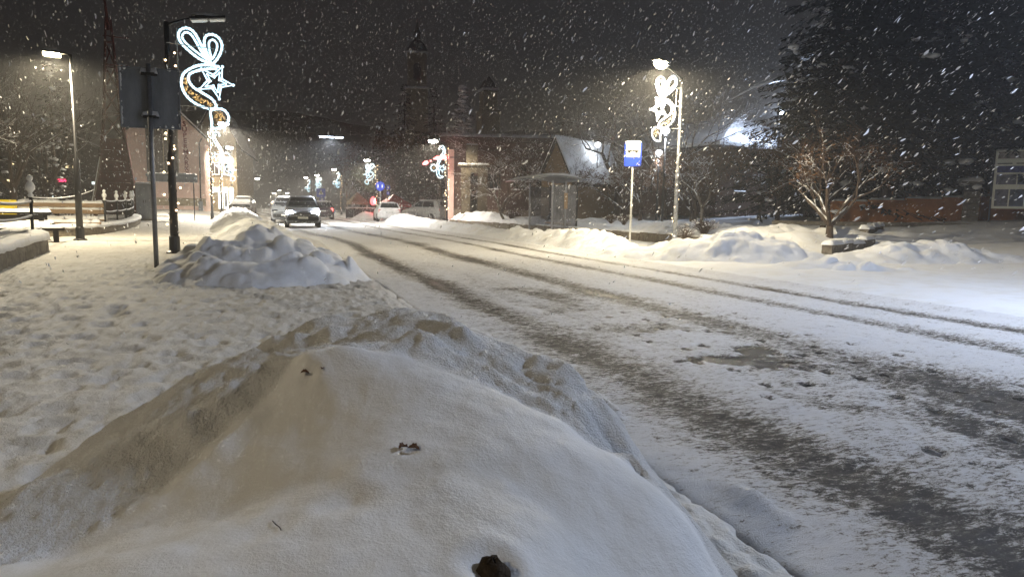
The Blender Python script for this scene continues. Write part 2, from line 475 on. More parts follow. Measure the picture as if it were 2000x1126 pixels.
walk = grid_object('pavement', Xg, Yg, Zw, M['snow_walk']); tag(walk, kind='structure')

# far side of the road: pavement, snowed-in beds and the yard on the right
yy = rows(1.0, 62, .05, .008); xs_ = 7.85+(np.linspace(0, 1, 300)**1.5)*36
Xv, Yv = np.meshgrid(xs_, yy); Xv = Xv+curve_x(Yv)
n1 = fbm(Xv*.9, Yv*.9, 201, 5); n2 = fbm(Xv*4, Yv*4, 211, 4)
xw = 13.23-(Yv-20.8)*0.0645
bed = ss(.3, 1.4, Xv-xw)*ss(16, 18, Yv)*ss(48, 46, Yv)
Zv = T(Xv, Yv)+.05*n2+.05*n1 + bed*(.10+.55*np.clip(n1+.12, 0, 1))*ss(22, 17, Xv) - .10*ss(8.15, 7.85, Xv-curve_x(Yv))
verge = grid_object('far_pavement', Xv, Yv, Zv, M['snow_grain']); tag(verge, kind='structure')

gx = np.linspace(-280, 280, 281); gy = np.linspace(-30, 330, 181)
Xg, Yg = np.meshgrid(gx, gy)
cov = ((Xg > -9) & (Xg < 42) & (Yg > 1) & (Yg < 58)) | ((Xg > -8) & (Xg < 7.5) & (Yg < 74) & (Yg > -1))
Zg = T(Xg, Yg)-.09-.5*cov-.12*((np.abs(Xg-curve_x(Yg)-5) < 5) & (Yg > 60)) + .5*fbm(Xg*.05, Yg*.05, 5, 3)*ss(40, 70, np.hypot(Xg, Yg))*(np.abs(Xg-curve_x(Yg)-2) > 12)
ground = grid_object('ground', Xg, Yg, Zg, M['snow_dull']); tag(ground, kind='structure')

# wooded hill closing the view behind the town
hx = np.linspace(-275, 275, 110); hy = np.linspace(205, 325, 30)
Xh, Yh = np.meshgrid(hx, hy)
Zh = -1+(18+26*(fbm(Xh*.012, Yh*.012, 3, 4)+.5))*ss(205, 300, Yh)+2*fbm(Xh*.2, Yh*.2, 9, 3)*ss(205, 240, Yh)
hill = grid_object('hill', Xh, Yh, Zh, M['plaster_dark']); tag(hill, kind='structure')

# ------------------------------------------------------------------ piles of cleared snow
def pile(name, label, path, seed, lump=.12, cellsz=.05, chunk=0, mat_='snow_grain', cat='snow pile', group=None, sharp=1.25):
    P_ = np.array(path, float); w = P_[:, 3].max()*1.35
    x0, y0 = P_[:, 0].min()-w, P_[:, 1].min()-w; x1, y1 = P_[:, 0].max()+w, P_[:, 1].max()+w
    X, Y = np.meshgrid(np.arange(x0, x1, cellsz), np.arange(y0, y1, cellsz))
    n1 = fbm(X*1.4, Y*1.4, seed, 4); n2 = fbm(X*3.7+n1*2, Y*3.7, seed+9, 4)
    Xq = X+.28*n1; Yq = Y+.28*fbm(X*1.4, Y*1.4, seed+40, 4)
    H_ = np.full(X.shape, -9.)
    for a, b in zip(P_[:-1], P_[1:]):
        d = b[:2]-a[:2]; L2 = max(1e-6, d@d)
        t = np.clip(((Xq-a[0])*d[0]+(Yq-a[1])*d[1])/L2, 0, 1)
        dist = np.hypot(Xq-a[0]-t*d[0], Yq-a[1]-t*d[1])
        h = a[2]+(b[2]-a[2])*t; ww = a[3]+(b[3]-a[3])*t
        q = dist/ww
        H_ = np.maximum(H_, h*(np.where(q < 1, np.abs(1-np.minimum(q, 1)**2)**sharp, 0)) - .25*np.maximum(q-1, 0))
    hm = np.clip(H_/P_[:, 2].max(), 0, 1)
    rid = 1-np.abs(fbm(X*2.1+n1, Y*2.1+n1, seed+70, 3))*5
    H2 = H_+lump*(1.4*n1+.8*n2)*np.sqrt(hm)+lump*.35*np.clip(rid, -1, 1)*hm
    if chunk:
        cd, cv = cell(X*2.6+n2*.6, Y*2.6, seed+5)
        H2 = H2+chunk*(cv > .45)*np.sqrt(np.clip(1-(cd/.48)**2, 0, 1))*np.sqrt(hm)*(.4+cv)
    H2 = H2-.035
    o = grid_object(name, X, Y, T(X, Y)+H2, M[mat_], mask=H2 > -.03)
    return tag(o, label, cat, group)

def rbf(P_, Q):
    """thin plate surface through the points P_ (x, y, z)"""
    n = len(P_); d = np.hypot(P_[:, None, 0]-P_[None, :, 0], P_[:, None, 1]-P_[None, :, 1])
    K = np.where(d > 0, d*d*np.log(d+1e-12), 0)+np.eye(n)*1e-3
    A = np.zeros((n+3, n+3)); A[:n, :n] = K; A[:n, n] = 1; A[:n, n+1:] = P_[:, :2]; A[n, :n] = 1; A[n+1:, :n] = P_[:, :2].T
    w = np.linalg.solve(A, np.r_[P_[:, 2], 0, 0, 0])
    out = w[n]+w[n+1]*Q[0]+w[n+2]*Q[1]
    for k in range(n):
        dd = (Q[0]-P_[k, 0])**2+(Q[1]-P_[k, 1])**2+1e-12
        out = out+w[k]*.5*dd*np.log(dd)
    return out

# the big pile right in front: crests and hollows measured on the spot, joined by a smooth surface
CR_A = [(-0.89, 2.76, 0.139), (-0.655, 2.774, 0.276), (-0.403, 2.771, 0.423), (-0.245, 2.769, 0.497), (-0.082, 2.749, 0.571), (0.066, 2.749, 0.638), (0.219, 2.741, 0.703), (0.329, 2.68, 0.713), (0.427, 2.615, 0.761), (0.531, 2.545, 0.763), (0.628, 2.42, 0.722), (0.741, 2.283, 0.687), (0.842, 2.141, 0.651), (0.913, 2.002, 0.608), (0.945, 1.876, 0.561), (0.975, 1.746, 0.493), (0.985, 1.683, 0.429), (1.022, 1.602, 0.37), (1.066, 1.512, 0.288), (1.104, 1.422, 0.204)]
CR_B = [(-0.60, 2.25, .34), (-0.333, 2.276, 0.504), (-0.221, 2.309, 0.558), (-0.133, 2.346, 0.6), (0.055, 2.349, 0.622), (0.182, 2.293, 0.669), (0.28, 2.283, 0.709), (0.379, 2.269, 0.75), (0.488, 2.299, 0.772), (0.598, 2.169, 0.737), (0.695, 2.034, 0.675), (0.781, 1.896, 0.621), (0.838, 1.761, 0.575), (0.864, 1.692, 0.503)]
CR_C = [(-0.42, 1.62, .44), (-0.175, 1.771, 0.529), (-0.06, 1.849, 0.584), (0.043, 1.9, 0.65), (0.1, 1.947, 0.722), (0.209, 1.939, 0.738), (0.321, 1.923, 0.728), (0.437, 1.849, 0.7), (0.56, 1.763, 0.648), (0.705, 1.602, 0.59), (0.825, 1.486, 0.516), (0.898, 1.384, 0.461), (0.931, 1.301, 0.404), (0.969, 1.248, 0.32)]
CR_D = [(-0.368, 2.523), (-0.21, 2.541), (-0.043, 2.52), (0.128, 2.497), (0.286, 2.484)]
CR_E = [(-0.251, 1.934), (-0.143, 1.995), (-0.038, 2.05), (0.062, 2.099)]
CR_F = [(0.354, 2.121), (0.501, 1.988), (0.632, 1.845), (0.732, 1.699), (0.828, 1.576), (0.926, 1.449)]
FILL = [(0.174, 1.439, 0.613), (0.388, 1.397, 0.605), (0.017, 1.35, 0.56), (0.248, 1.256, 0.569), (0.444, 1.222, 0.557), (0.131, 1.092, 0.546), (0.378, 1.033, 0.535), (-0.183, 1.186, 0.549), (-0.369, 1.35, 0.493), (0.63, 1.137, 0.437),
        (0.304, 2.481, 0.715), (0.624, 2.266, 0.70), (0.10, 2.13, 0.70), (-0.065, 2.099, 0.635), (-0.256, 2.03, 0.555), (-0.40, 1.95, 0.50), (-0.50, 2.15, 0.43), (0.33, 2.10, 0.735), (0.50, 1.95, 0.70),
        (-0.65, 1.70, 0.42), (-.75, 1.3, .40), (-.85, 2.2, .27), (-1.15, 1.7, .20), (-1.0, 1.1, .25), (-1.6, 1.6, -.02), (-1.5, 2.4, -.04), (-1.45, .9, 0),
        (0, .72, .40), (.3, .68, .40), (.55, .75, .34), (-.4, .75, .36), (-.8, .65, .22), (0, .42, .12), (.4, .4, .10), (-.5, .42, .10), (0, .15, -.05), (.8, .3, -.05), (-.9, .25, -.05),
        (.85, .95, .25), (1.0, .7, .05), (1.25, 1.2, .02), (1.2, .8, -.05)]
BASE = [(-1.03, 3.19), (-0.78, 3.3), (-0.5, 3.41), (-0.31, 3.46), (-0.1, 3.5), (0.09, 3.55), (0.29, 3.58), (0.43, 3.52), (0.57, 3.49), (0.71, 3.41), (0.84, 3.25), (1.0, 3.07), (1.14, 2.89), (1.22, 2.71), (1.26, 2.54), (1.31, 2.35), (1.33, 2.24), (1.37, 2.12), (1.40, 1.96), (1.43, 1.81), (1.4, 1.5)]
def polyd(path, X, Y):
    best = np.full(X.shape, 9.); side = np.zeros(X.shape); tt = np.zeros(X.shape); n = len(path)-1
    for k in range(n):
        a = np.array(path[k][:2]); b = np.array(path[k+1][:2]); d = b-a
        t = np.clip(((X-a[0])*d[0]+(Y-a[1])*d[1])/(d@d), 0, 1)
        dx = X-a[0]-t*d[0]; dy = Y-a[1]-t*d[1]; dd = np.hypot(dx, dy)
        q = dd < best
        best = np.where(q, dd, best); side = np.where(q, np.sign(d[0]*dy-d[1]*dx), side); tt = np.where(q, (k+t)/n, tt)
    return best, side, tt
def front_pile():
    pts = [(x, y, z-.024) for x, y, z in CR_A]+[(x, y, z-.055) for x, y, z in CR_B]+[(x, y, z-(.026 if k < 5 else .014)) for k, (x, y, z) in enumerate(CR_C)]+FILL+[(x, y, -.05) for x, y in BASE]
    X, Y = np.meshgrid(np.arange(-1.75, 1.62, .0095), np.arange(.1, 3.72, .0095))
    wx = X+.05*fbm(X*4, Y*4, 301, 3); wy = Y+.05*fbm(X*4, Y*4, 321, 3)
    Z = rbf(np.array(pts), (X, Y))
    for path, amp, wf, wb in ((CR_A, .035, .09, .05), (CR_B, .060, .06, .15), (CR_C, .034, .13, .06), (CR_D, .050, .10, .035), (CR_E, .045, .09, .028), (CR_F, .042, .05, .09)):
        d, sd, t = polyd(path, wx, wy)
        # sd>0 : beyond the crest (away from the camera) for these left-to-right paths
        w = np.where(sd > 0, wb, wf)
        env = ss(0, .08, t)*ss(1, .86, t)*(.55+.9*vnoise(t*9, t*0, 5))
        if path is CR_C: env = env*(1-.62*ss(.28, .5, t))
        Z = Z+amp*env*np.exp(-np.sqrt(d*d+.0012*.12)/w)
    dc, sc, tc_ = polyd(CR_C, wx, wy)
    outer = np.where(sc > 0, ss(0, .06, dc), 0)                       # beyond the smooth face: grainy, folded snow
    n1 = fbm(X*3.2, Y*3.2, 331, 4); n2 = fbm(X*11, Y*11, 341, 4); n3 = fbm(X*55, Y*55, 351, 3)
    hm = np.clip(Z/.4, 0, 1)
    n0 = fbm(X*1.5+7, Y*1.9, 381, 3)
    Z = Z+hm*(.035*n1+.06*n0+outer*(.05*n2*np.clip(n1*3+.6, 0, 1)+.014*n3)+(1-outer)*(.010*n2+.0012*n3))
    cd, cv = cell(X*4.2, Y*4.2, 47)                                   # rounded clods along the road side
    clod = outer*ss(.55, .85, X)*(cv > .35)*np.sqrt(np.clip(1-(cd/.5)**2, 0, 1))*.028*hm
    Z = Z+clod
    # small hollows in the smooth face
    for (hx_, hy_, rr_, dp_) in ((.105, 1.885, .02, .008), (.287, 1.468, .022, .006), (.352, 1.066, .045, .02), (-.02, 1.30, .05, .006), (.14, 1.33, .05, .008)):
        q = np.hypot(X-hx_, (Y-hy_))/rr_
        Z = Z-dp_*np.exp(-q**2*1.3)+.25*dp_*np.exp(-((q-1.5)/.6)**2)
    o = grid_object('snow_pile', X, Y, Z, M['snow_front'], attr=outer, mask=Z > T(X, Y)-.06)
    tag(o, 'tall smooth pile of ploughed snow with folded crests and dead leaves on it', 'snow pile')
    return X, Y, Z
FX, FY, FZ = front_pile()
def front_z(x, y):
    i = int(round((x+1.75)/.0095)); j = int(round((y-.1)/.0095)); return float(FZ[j, i])

# dead leaves and a clod of soil on the front pile
def dead_leaf(x, y, rz, sz, label, seed):
    rg = random.Random(seed); mb = MB(); n = 9; v = []
    for k in range(n):
        t = k/(n-1); w = sz*.32*math.sin(math.pi*min(1, t*.94+.03))*(1+.4*(k % 2))
        bend = .25*sz*math.sin(t*3)
        for q in (-1, 0, 1):
            v.append((sz*(t-.5), q*w, bend*.5+abs(q)*w*.7+rg.uniform(-1, 1)*sz*.03))
    fs = [(k*3+q, k*3+q+1, k*3+4+q, k*3+3+q) for k in range(n-1) for q in (0, 1)]
    mb.add(v, fs)
    o = mb.build('dead_leaf', M['leaf_brown'], loc=(x, y, front_z(x, y)+.004)); o.rotation_euler = (0, .15, rz)
    md = o.modifiers.new('thick', 'SOLIDIFY'); md.thickness = .0015
    return tag(o, label, 'leaf')
dead_leaf(.276, 1.475, .5, .024, 'curled dark leaf lying low on the smooth snow face, left half of a close pair', 1)
dead_leaf(.298, 1.466, -.3, .026, 'curled dark leaf touching another one on the smooth snow face, right half of the pair', 2)
dead_leaf(.090, 1.893, .2, .022, 'small dark leaf just under the rounded top of the snow pile', 3)
dead_leaf(.135, 1.880, 1.2, .012, 'tiny dark leaf scrap beside a larger leaf near the top of the snow pile', 4)
mb = MB(); mb.ball((0, 0, 0), (.029, .026, .026), 14, 9, .35, 5)
o = mb.build('soil_clod', M['soil'], None, True, loc=(.352, 1.064, front_z(.352, 1.064)+.006)); tag(o, 'dark clod of soil showing through a hole in the snow pile', 'clod')
for k, (pts, lb) in enumerate((([(0.0, 1.33), (.004, 1.31), (.012, 1.29), (.014, 1.262)], 'thin dark tube drawn as a shaded stalk poking out of the smooth snow face'),)):  # dark tube laid on the snow imitates the shade of a crack
    mb = MB(); mb.tube([(x, y, front_z(x, y)+.002) for x, y in pts], .0009, 5)
    tag(mb.build('shaded_crack', M['soil']), lb, 'crack')

pile('snow_pile', 'broad lumpy snow pile at the foot of the grey sign pole', [(-.95, 12.2, .30, .85), (-.6, 12.4, .50, 1.2), (-.1, 12.6, .54, 1.35), (.35, 12.3, .45, 1.2), (.65, 11.7, .26, .85)], 3, .22, .035, .09)
pile('snow_pile', 'low row of snow lumps in front of the pile by the sign pole', [(-1.0, 10.7, .18, .5), (-.5, 10.25, .26, .6), (0, 10.1, .26, .65), (.5, 10.2, .32, .7), (.9, 10.7, .30, .7)], 23, .12, .03, .10)
pile('snow_bank', 'ridge of ploughed snow beyond the sign pole, along the kerb of the oncoming lane', [(.15, 17, .22, 1.0), (-.1, 20, .42, 1.3), (-.3, 24, .52, 1.4), (-.6, 28, .46, 1.35), (-.9, 33, .58, 1.4), (-1.2, 39, .58, 1.4), (-1.5, 46, .70, 1.5), (-1.8, 54, .55, 1.4), (-2.3, 60, .3, 1.3)], 43, .22, .08, .09, cat='snow bank')
pile('snow_pile', 'large bluish snow pile with broken blocks between the lamp post and the yard', [(8.75, 14.9, .22, .9), (9.6, 14.3, .42, 1.2), (10.5, 13.8, .60, 1.4), (11.2, 13.4, .50, 1.25), (11.8, 13.0, .28, .95)], 63, .14, .045, .07)
pile('snow_pile', 'thin apron of snow crumbs spilling from the large blocky pile', [(10.2, 11.6, .12, .5), (10.9, 11.3, .20, .6), (11.5, 10.7, .13, .55), (11.9, 10.3, .06, .5)], 66, .07, .04, .09)
pile('snow_pile', 'low snow pile in the yard beside the stone planter edging', [(13.5, 13.2, .22, 1.0), (14.6, 12.9, .42, 1.2), (15.8, 12.6, .44, 1.2), (16.8, 12.0, .20, 1.0)], 83, .12, .06, .05)
pile('snow_bank', 'yellowish snow bank along the kerb below the bus stop sign', [(8.5, 15.6, .2, .8), (9.0, 17.2, .38, 1.0), (9.3, 19, .46, 1.05), (9.35, 21, .40, 1.05), (9.3, 23, .34, 1.0), (9.2, 25, .40, 1.0), (9.2, 26.6, .16, .8)], 103, .15, .05, .07, cat='snow bank')
pile('snow_bank', 'low smooth snow bank along the kerb in front of the stone bed', [(9.1, 27.5, .22, .9), (9.3, 31, .34, 1.1), (9.4, 36, .30, 1.2), (9.5, 41, .36, 1.2), (9.5, 46, .42, 1.2), (9.3, 50, .62, 1.3), (9.0, 53, .25, 1.0)], 123, .14, .08, .06, cat='snow bank')
pile('snow_bank', 'small snow heap beyond the parked white estate car', [(8.2, 58, .3, 1.2), (8.3, 61, .6, 1.5), (8.4, 64, .3, 1.2)], 143, .14, .1, .05, cat='snow bank')
pile('snow_bank', 'humped snow on the bed at the end of the stone edging', [(13.0, 45.0, .6, 1.5), (13.2, 42.5, .55, 1.7), (13.4, 38.5, .35, 1.5), (13.7, 34, .25, 1.2)], 163, .16, .08, .05, cat='snow bank')
pile('snow_pile', 'rounded snow heap on the bed between two shrubs behind the bus stop', [(15.0, 24.6, .35, 1.3), (14.6, 22.6, .42, 1.4)], 183, .1, .06, .03)
pile('snow_pile', 'rounded snow heap under the small forked tree', [(15.6, 19.2, .30, 1.4), (16.8, 19.4, .36, 1.5)], 193, .1, .06, .03)

# ------------------------------------------------------------------ lamps
def lamp_light(parent, loc, power, col, size=3.05, rad=.12, kind='SPOT', name='lamp_light'):
    d = bpy.data.lights.new(name, kind); d.energy = power; d.color = col
    d.shadow_soft_size = rad
    if kind == 'SPOT': d.spot_size = size; d.spot_blend = .35
    o = bpy.data.objects.new(name, d); COL.objects.link(o); o.parent = parent; o.location = loc
    return o

def street_lamp(label, loc, h, ang, arm=1.1, pole='pole_black', lit='lamp_white', power=600, col=WHITE, rise=.15, r0=.075, r1=.045, group='street lamps along the road', sink=.1, modules=2, snowcap=True, glare_dome=False, soft=.12):
    t = thing('street_lamp', label, 'street lamp', (loc[0], loc[1], Tz(*loc)-sink), ang, group)
    hh = h+sink
    mb = MB(); mb.tube([(0, 0, 0), (0, 0, hh*.45), (0, 0, hh*.46), (0, 0, hh)], [r0, r0*.92, r1*1.15, r1], 12); mb.build('pole', M[pole], t, True)
    mb = MB(); mb.lathe([(r0*2.0, .0), (r0*2.0, sink+.03), (r0*1.3, sink+.06), (r0*1.25, sink+.35), (r0*.95, sink+.38)], (0, 0, 0), 12); mb.build('base_collar', M[pole], t)
    mb = MB(); mb.tube([(0, 0, hh-.06), (arm*.12, 0, hh), (arm-min(.7, arm*.62)+.06, 0, hh+rise*.9)], [.03, .026, .022], 8); mb.build('arm', M[pole], t, True)
    x = arm-min(.7, arm*.62)
    hd = MB(); L_ = min(.7, arm*.62); sl = math.atan2(rise, arm)
    rot = Matrix.Rotation(-sl, 3, 'Y'); c = Vector((x+L_/2, 0, hh+rise))
    hd.box(c, (L_, .26, .045), rot=rot); hd.box(c+Vector((0, 0, .035)), (L_*.7, .16, .035), rot=rot)
    ho = hd.build('lamp_head', M[pole], t)
    for k in range(modules):
        w = L_/modules*.86; q = -L_/2+L_/modules*(k+.5)
        dp = .085 if lit else .026  # lit lenses made deeper to imitate their glare
        mb = MB(); mb.box(c+rot @ Vector((q, 0, -.023-dp/2)), (w, .22, dp), rot=rot)
        if lit and glare_dome: mb = MB(); mb.ball(c+rot @ Vector((q, 0, -.05)), (w*.52, .15, .13), 12, 8)  # round blob of glare shaped as an oversized glowing lens
        mb.build('lens', M[lit] if lit else M['white_paint'], ho, bool(lit and glare_dome))
    if snowcap:
        mb = MB(); mb.snow((c.x, 0, c.z+.045), (L_*.9, .24, .05), 0, int(loc[1]*3), .04); mb.build('snow_cap', M['snow'], t, True)
    if lit:
        lamp_light(t, (c.x, 0, c.z-.17), power, col, rad=soft)
    return t

street_lamp('unlit black street lamp with a two-panel head above the glowing white ornament', (-1.85, 16.4), 4.78, 0, 1.15, lit=None, r0=.085, r1=.05)
street_lamp('black lamp post wound with lights, second beyond the grey sign pole', (-2.98, 44.9), 5.5, 0, 1.1, glare_dome=True, modules=1, power=2900)
street_lamp('black lamp post wound with lights, third beyond the grey sign pole', (-3.5, 63.9), 5.35, 0, 1.1, glare_dome=True, modules=1, power=700)
street_lamp('black lamp post wound with lights, fourth beyond the grey sign pole', (-3.9, 84), 5.3, 0, 1.1, glare_dome=True, modules=1, power=700)
street_lamp('tall dark path lamp with two glowing warm panels beside the log benches', (-4.81, 21.9), 4.95, math.pi, .62, lit='lamp_warm', power=640, col=WARM, rise=.02, r0=.085, r1=.035, group=None)
street_lamp('bright warm street lamp behind the large bluish snow pile', (11.75, 18.25), 5.05, R(214), 1.85, pole='pole_grey', glare_dome=True, modules=1, lit='lamp_warm', power=1300, col=WARM, rise=.18, r0=.07)
street_lamp('lit street lamp at the end of the stone edged bed', (11.0, 43.6), 5.15, math.pi, 1.25, pole='pole_black', glare_dome=True, modules=1, power=750)
street_lamp('lit street lamp above the round blue sign', (10.5, 70.2), 5.5, math.pi, 1.25, glare_dome=True, modules=1, power=750)
street_lamp('lit street lamp past the dark parked hatchback, beyond the round blue sign', (9.7, 96.5), 5.8, math.pi, 1.2, glare_dome=True, modules=1, power=750)
street_lamp('far lit street lamp above the square blue crossing sign', (8.5, 112), 5.6, math.pi, 1.2, glare_dome=True, modules=1, power=750)
street_lamp('far lit street lamp just past the square blue crossing sign', (7.6, 126), 5.7, math.pi, 1.2, glare_dome=True, modules=1, power=750)
street_lamp('lone far street lamp on the left verge behind the parked snowy car', (-2.0, 110), 4.75, 0, 1.3, glare_dome=True, modules=1, power=600)
for k, (x, y, h) in enumerate(((2.1, 160, 3.5), (3.3, 162, 4.1), (5.0, 164, 3.6))):
    street_lamp(('tiny far street lamp in the haze, nearest of three to the snow-covered car', 'tallest of three tiny far street lamps in the haze', 'tiny far street lamp in the haze, nearest of three to the crossing sign')[k], (x-1.0, y), h, 0, 1.0, power=500, group='tiny far lamps')
# the same rows go on behind the photographer
street_lamp('white street lamp at the edge of the yard, across from the tall smooth snow pile', (11.0, 2.6), 5.4, R(184), 1.5, pole='pole_grey', lit='lamp_cool', power=760, soft=.4, col=COOL, rise=.15)
street_lamp('black street lamp on the near pavement, before the tall smooth snow pile', (-6.6, .8), 5.0, R(0), 1.15, lit='lamp_white', power=140, soft=.3, col=(1, .84, .58), r0=.085)

# cool twin lamp slung over the road on a span wire between two lamp posts
t = thing('span_wire_lamp', 'cool white twin tube lamp slung over the middle of the road', 'street lamp', (3.83, 44.3, 5.29), R(-5))
for s_ in (-1, 1):
    mb = MB(); mb.tube([(s_*.08+.02*s_, 0, .22), (s_*3.2, 0, .23), (s_*6.9, 0, .36)], .008, 5); mb.build('span_wire', M['black_iron'], t)
mb = MB(); mb.bbox((0, 0, .06), (1.5, .22, .07), .02); mb.build('housing', M['pole_grey'], t)
for x, w in ((-.2, .82), (.53, .48)):
    mb = MB(); mb.bbox((x, 0, 0.0), (w, .19, .06), .02); mb.build('tube', M['lamp_cool'], t)
mb = MB(); mb.tube([(0, 0, .09), (0, 0, .25)], .02, 6); mb.build('hanger', M['black_iron'], t)
mb = MB(); mb.snow((0, 0, .095), (1.4, .2, .06), 0, 3); mb.build('snow_cap', M['snow'], t, True)
lamp_light(t, (0, 0, -.1), 420, (.8, .88, 1))

# globe lamps of the park behind the bus stop
for k, (x, y, z, lb) in enumerate(((15.77, 25.52, 4.49, 'glowing white globe lamp on a post just behind the bright ornament'),
                                   (18.65, 37.6, 5.0, 'glowing white globe lamp above the little gabled kiosk'),
                                   (18.68, 30.77, 4.07, 'glowing white globe lamp, lowest one, between bus sign and lamp post'))):
    t = thing('globe_lamp', lb, 'globe lamp', (x, y, Tz(x, y)-.1), 0, 'globe lamps in the park')
    hz = z-Tz(x, y)+.1
    mb = MB(); mb.tube([(0, 0, 0), (0, 0, hz-.2)], [.06, .035], 8); mb.build('post', M['pole_black'], t, True)
    mb = MB(); mb.lathe([(.06, -.22), (.10, -.17), (.12, -.15)], (0, 0, hz), 10); mb.build('holder', M['pole_black'], t)
    mb = MB(); mb.ball((0, 0, hz), (.17, .17, .16), 12, 8); mb.build('globe', M['globe'], t, True)
    mb = MB(); mb.lathe([(.10, .12), (.09, .17), (.02, .22)], (0, 0, hz), 10); mb.build('snow_cap', M['snow'], t, True)
    lamp_light(t, (0, 0, hz-.32), (70, 22, 50)[k], (.85, .92, 1), kind='POINT', rad=.1)

# floodlight on a mast in front of the large house
t = thing('floodlight_mast', 'white floodlight on a slim mast before the large snowy house roof', 'floodlight', (28.3, 33.5, Tz(28.3, 33.5)-.1))
mb = MB(); mb.tube([(0, 0, 0), (0, 0, 6.0)], [.08, .05], 8); mb.build('mast', M['pole_black'], t, True)
mb = MB(); mb.bbox((0, 0, 6.1), (.3, .2, .34), .02); hb = mb.build('lamp_housing', M['pole_black'], t)
mb = MB(); mb.box((0, -.11, 6.1), (.24, .02, .28)); mb.build('lens', M['lamp_cool'], hb)
mb = MB(); mb.box((0, .11, 6.1), (.24, .02, .28)); mb.build('lens', M['lamp_cool'], hb)
lamp_light(t, (0, .3, 6.2), 300, (.62, .75, 1), kind='POINT', rad=.1)

# ------------------------------------------------------------------ glowing street ornaments
def zp(pts, s=420., ox=100, oy=165): return [((x-ox)/s, -(y-oy)/s) for x, y in pts]
def smooth2(p, n=4, closed=False):
    """Catmull-Rom through 2d points"""
    out = []; m_ = len(p)
    for k in range(m_ if closed else m_-1):
        g_ = lambda q: p[q % m_] if closed else p[max(0, min(m_-1, q))]
        a, b, c, d = (np.array(g_(k+q)) for q in (-1, 0, 1, 2))
        for q in range(n):
            t = q/n
            out.append(tuple(.5*((2*b)+(-a+c)*t+(2*a-5*b+4*c-d)*t*t+(-a+3*b-3*c+d)*t**3)))
    if not closed: out.append(tuple(p[-1]))
    return out
def star(cx, cy, r0, r1, rot, n=5):
    return [(cx+(r0 if k % 2 == 0 else r1)*math.cos(rot+math.pi*k/n), cy+(r0 if k % 2 == 0 else r1)*math.sin(rot+math.pi*k/n)) for k in range(2*n)]
def rope(parent, name, pts, m_, rad=.023, closed=False, y=0):
    mb = MB(); p3 = [(x, y, z) for x, z in pts]
    mb.tube(p3, rad, 6, closed=closed)
    acc = 0                                            # small lamps standing out of the rope
    for a, b in zip(p3, p3[1:]+([p3[0]] if closed else [])):
        L_ = (Vector(b)-Vector(a)).length; acc += L_
        if acc > .05:
            acc = 0; mb.ball(a, rad*1.45, 5, 3)
    return mb.build(name, m_, parent)
def tinsel(parent, pts2, m_, seed, y=.0, w=.05):
    rg = random.Random(seed); mb = MB()
    for (x, z, rr) in pts2:
        for k in range(9):
            a = rg.uniform(0, 6.28); q = rr*rg.random()**.5
            cx, cz = x+q*math.cos(a), z+q*math.sin(a); d = Vector((rg.gauss(0, 1), rg.gauss(0, .6), rg.gauss(0, 1))).normalized()*w*.55
            n = d.orthogonal().normalized()*w*.16
            c = Vector((cx, y+rg.uniform(-.02, .02), cz)); n2 = d.cross(n).normalized()*w*.1
            mb.add([c-d, c+n, c+d, c-n, c+n2, c-n2], [(0, 1, 4), (1, 2, 4), (2, 3, 4), (3, 0, 4), (1, 0, 5), (2, 1, 5), (3, 2, 5), (0, 3, 5)])
    return mb.build('tinsel', m_, parent)
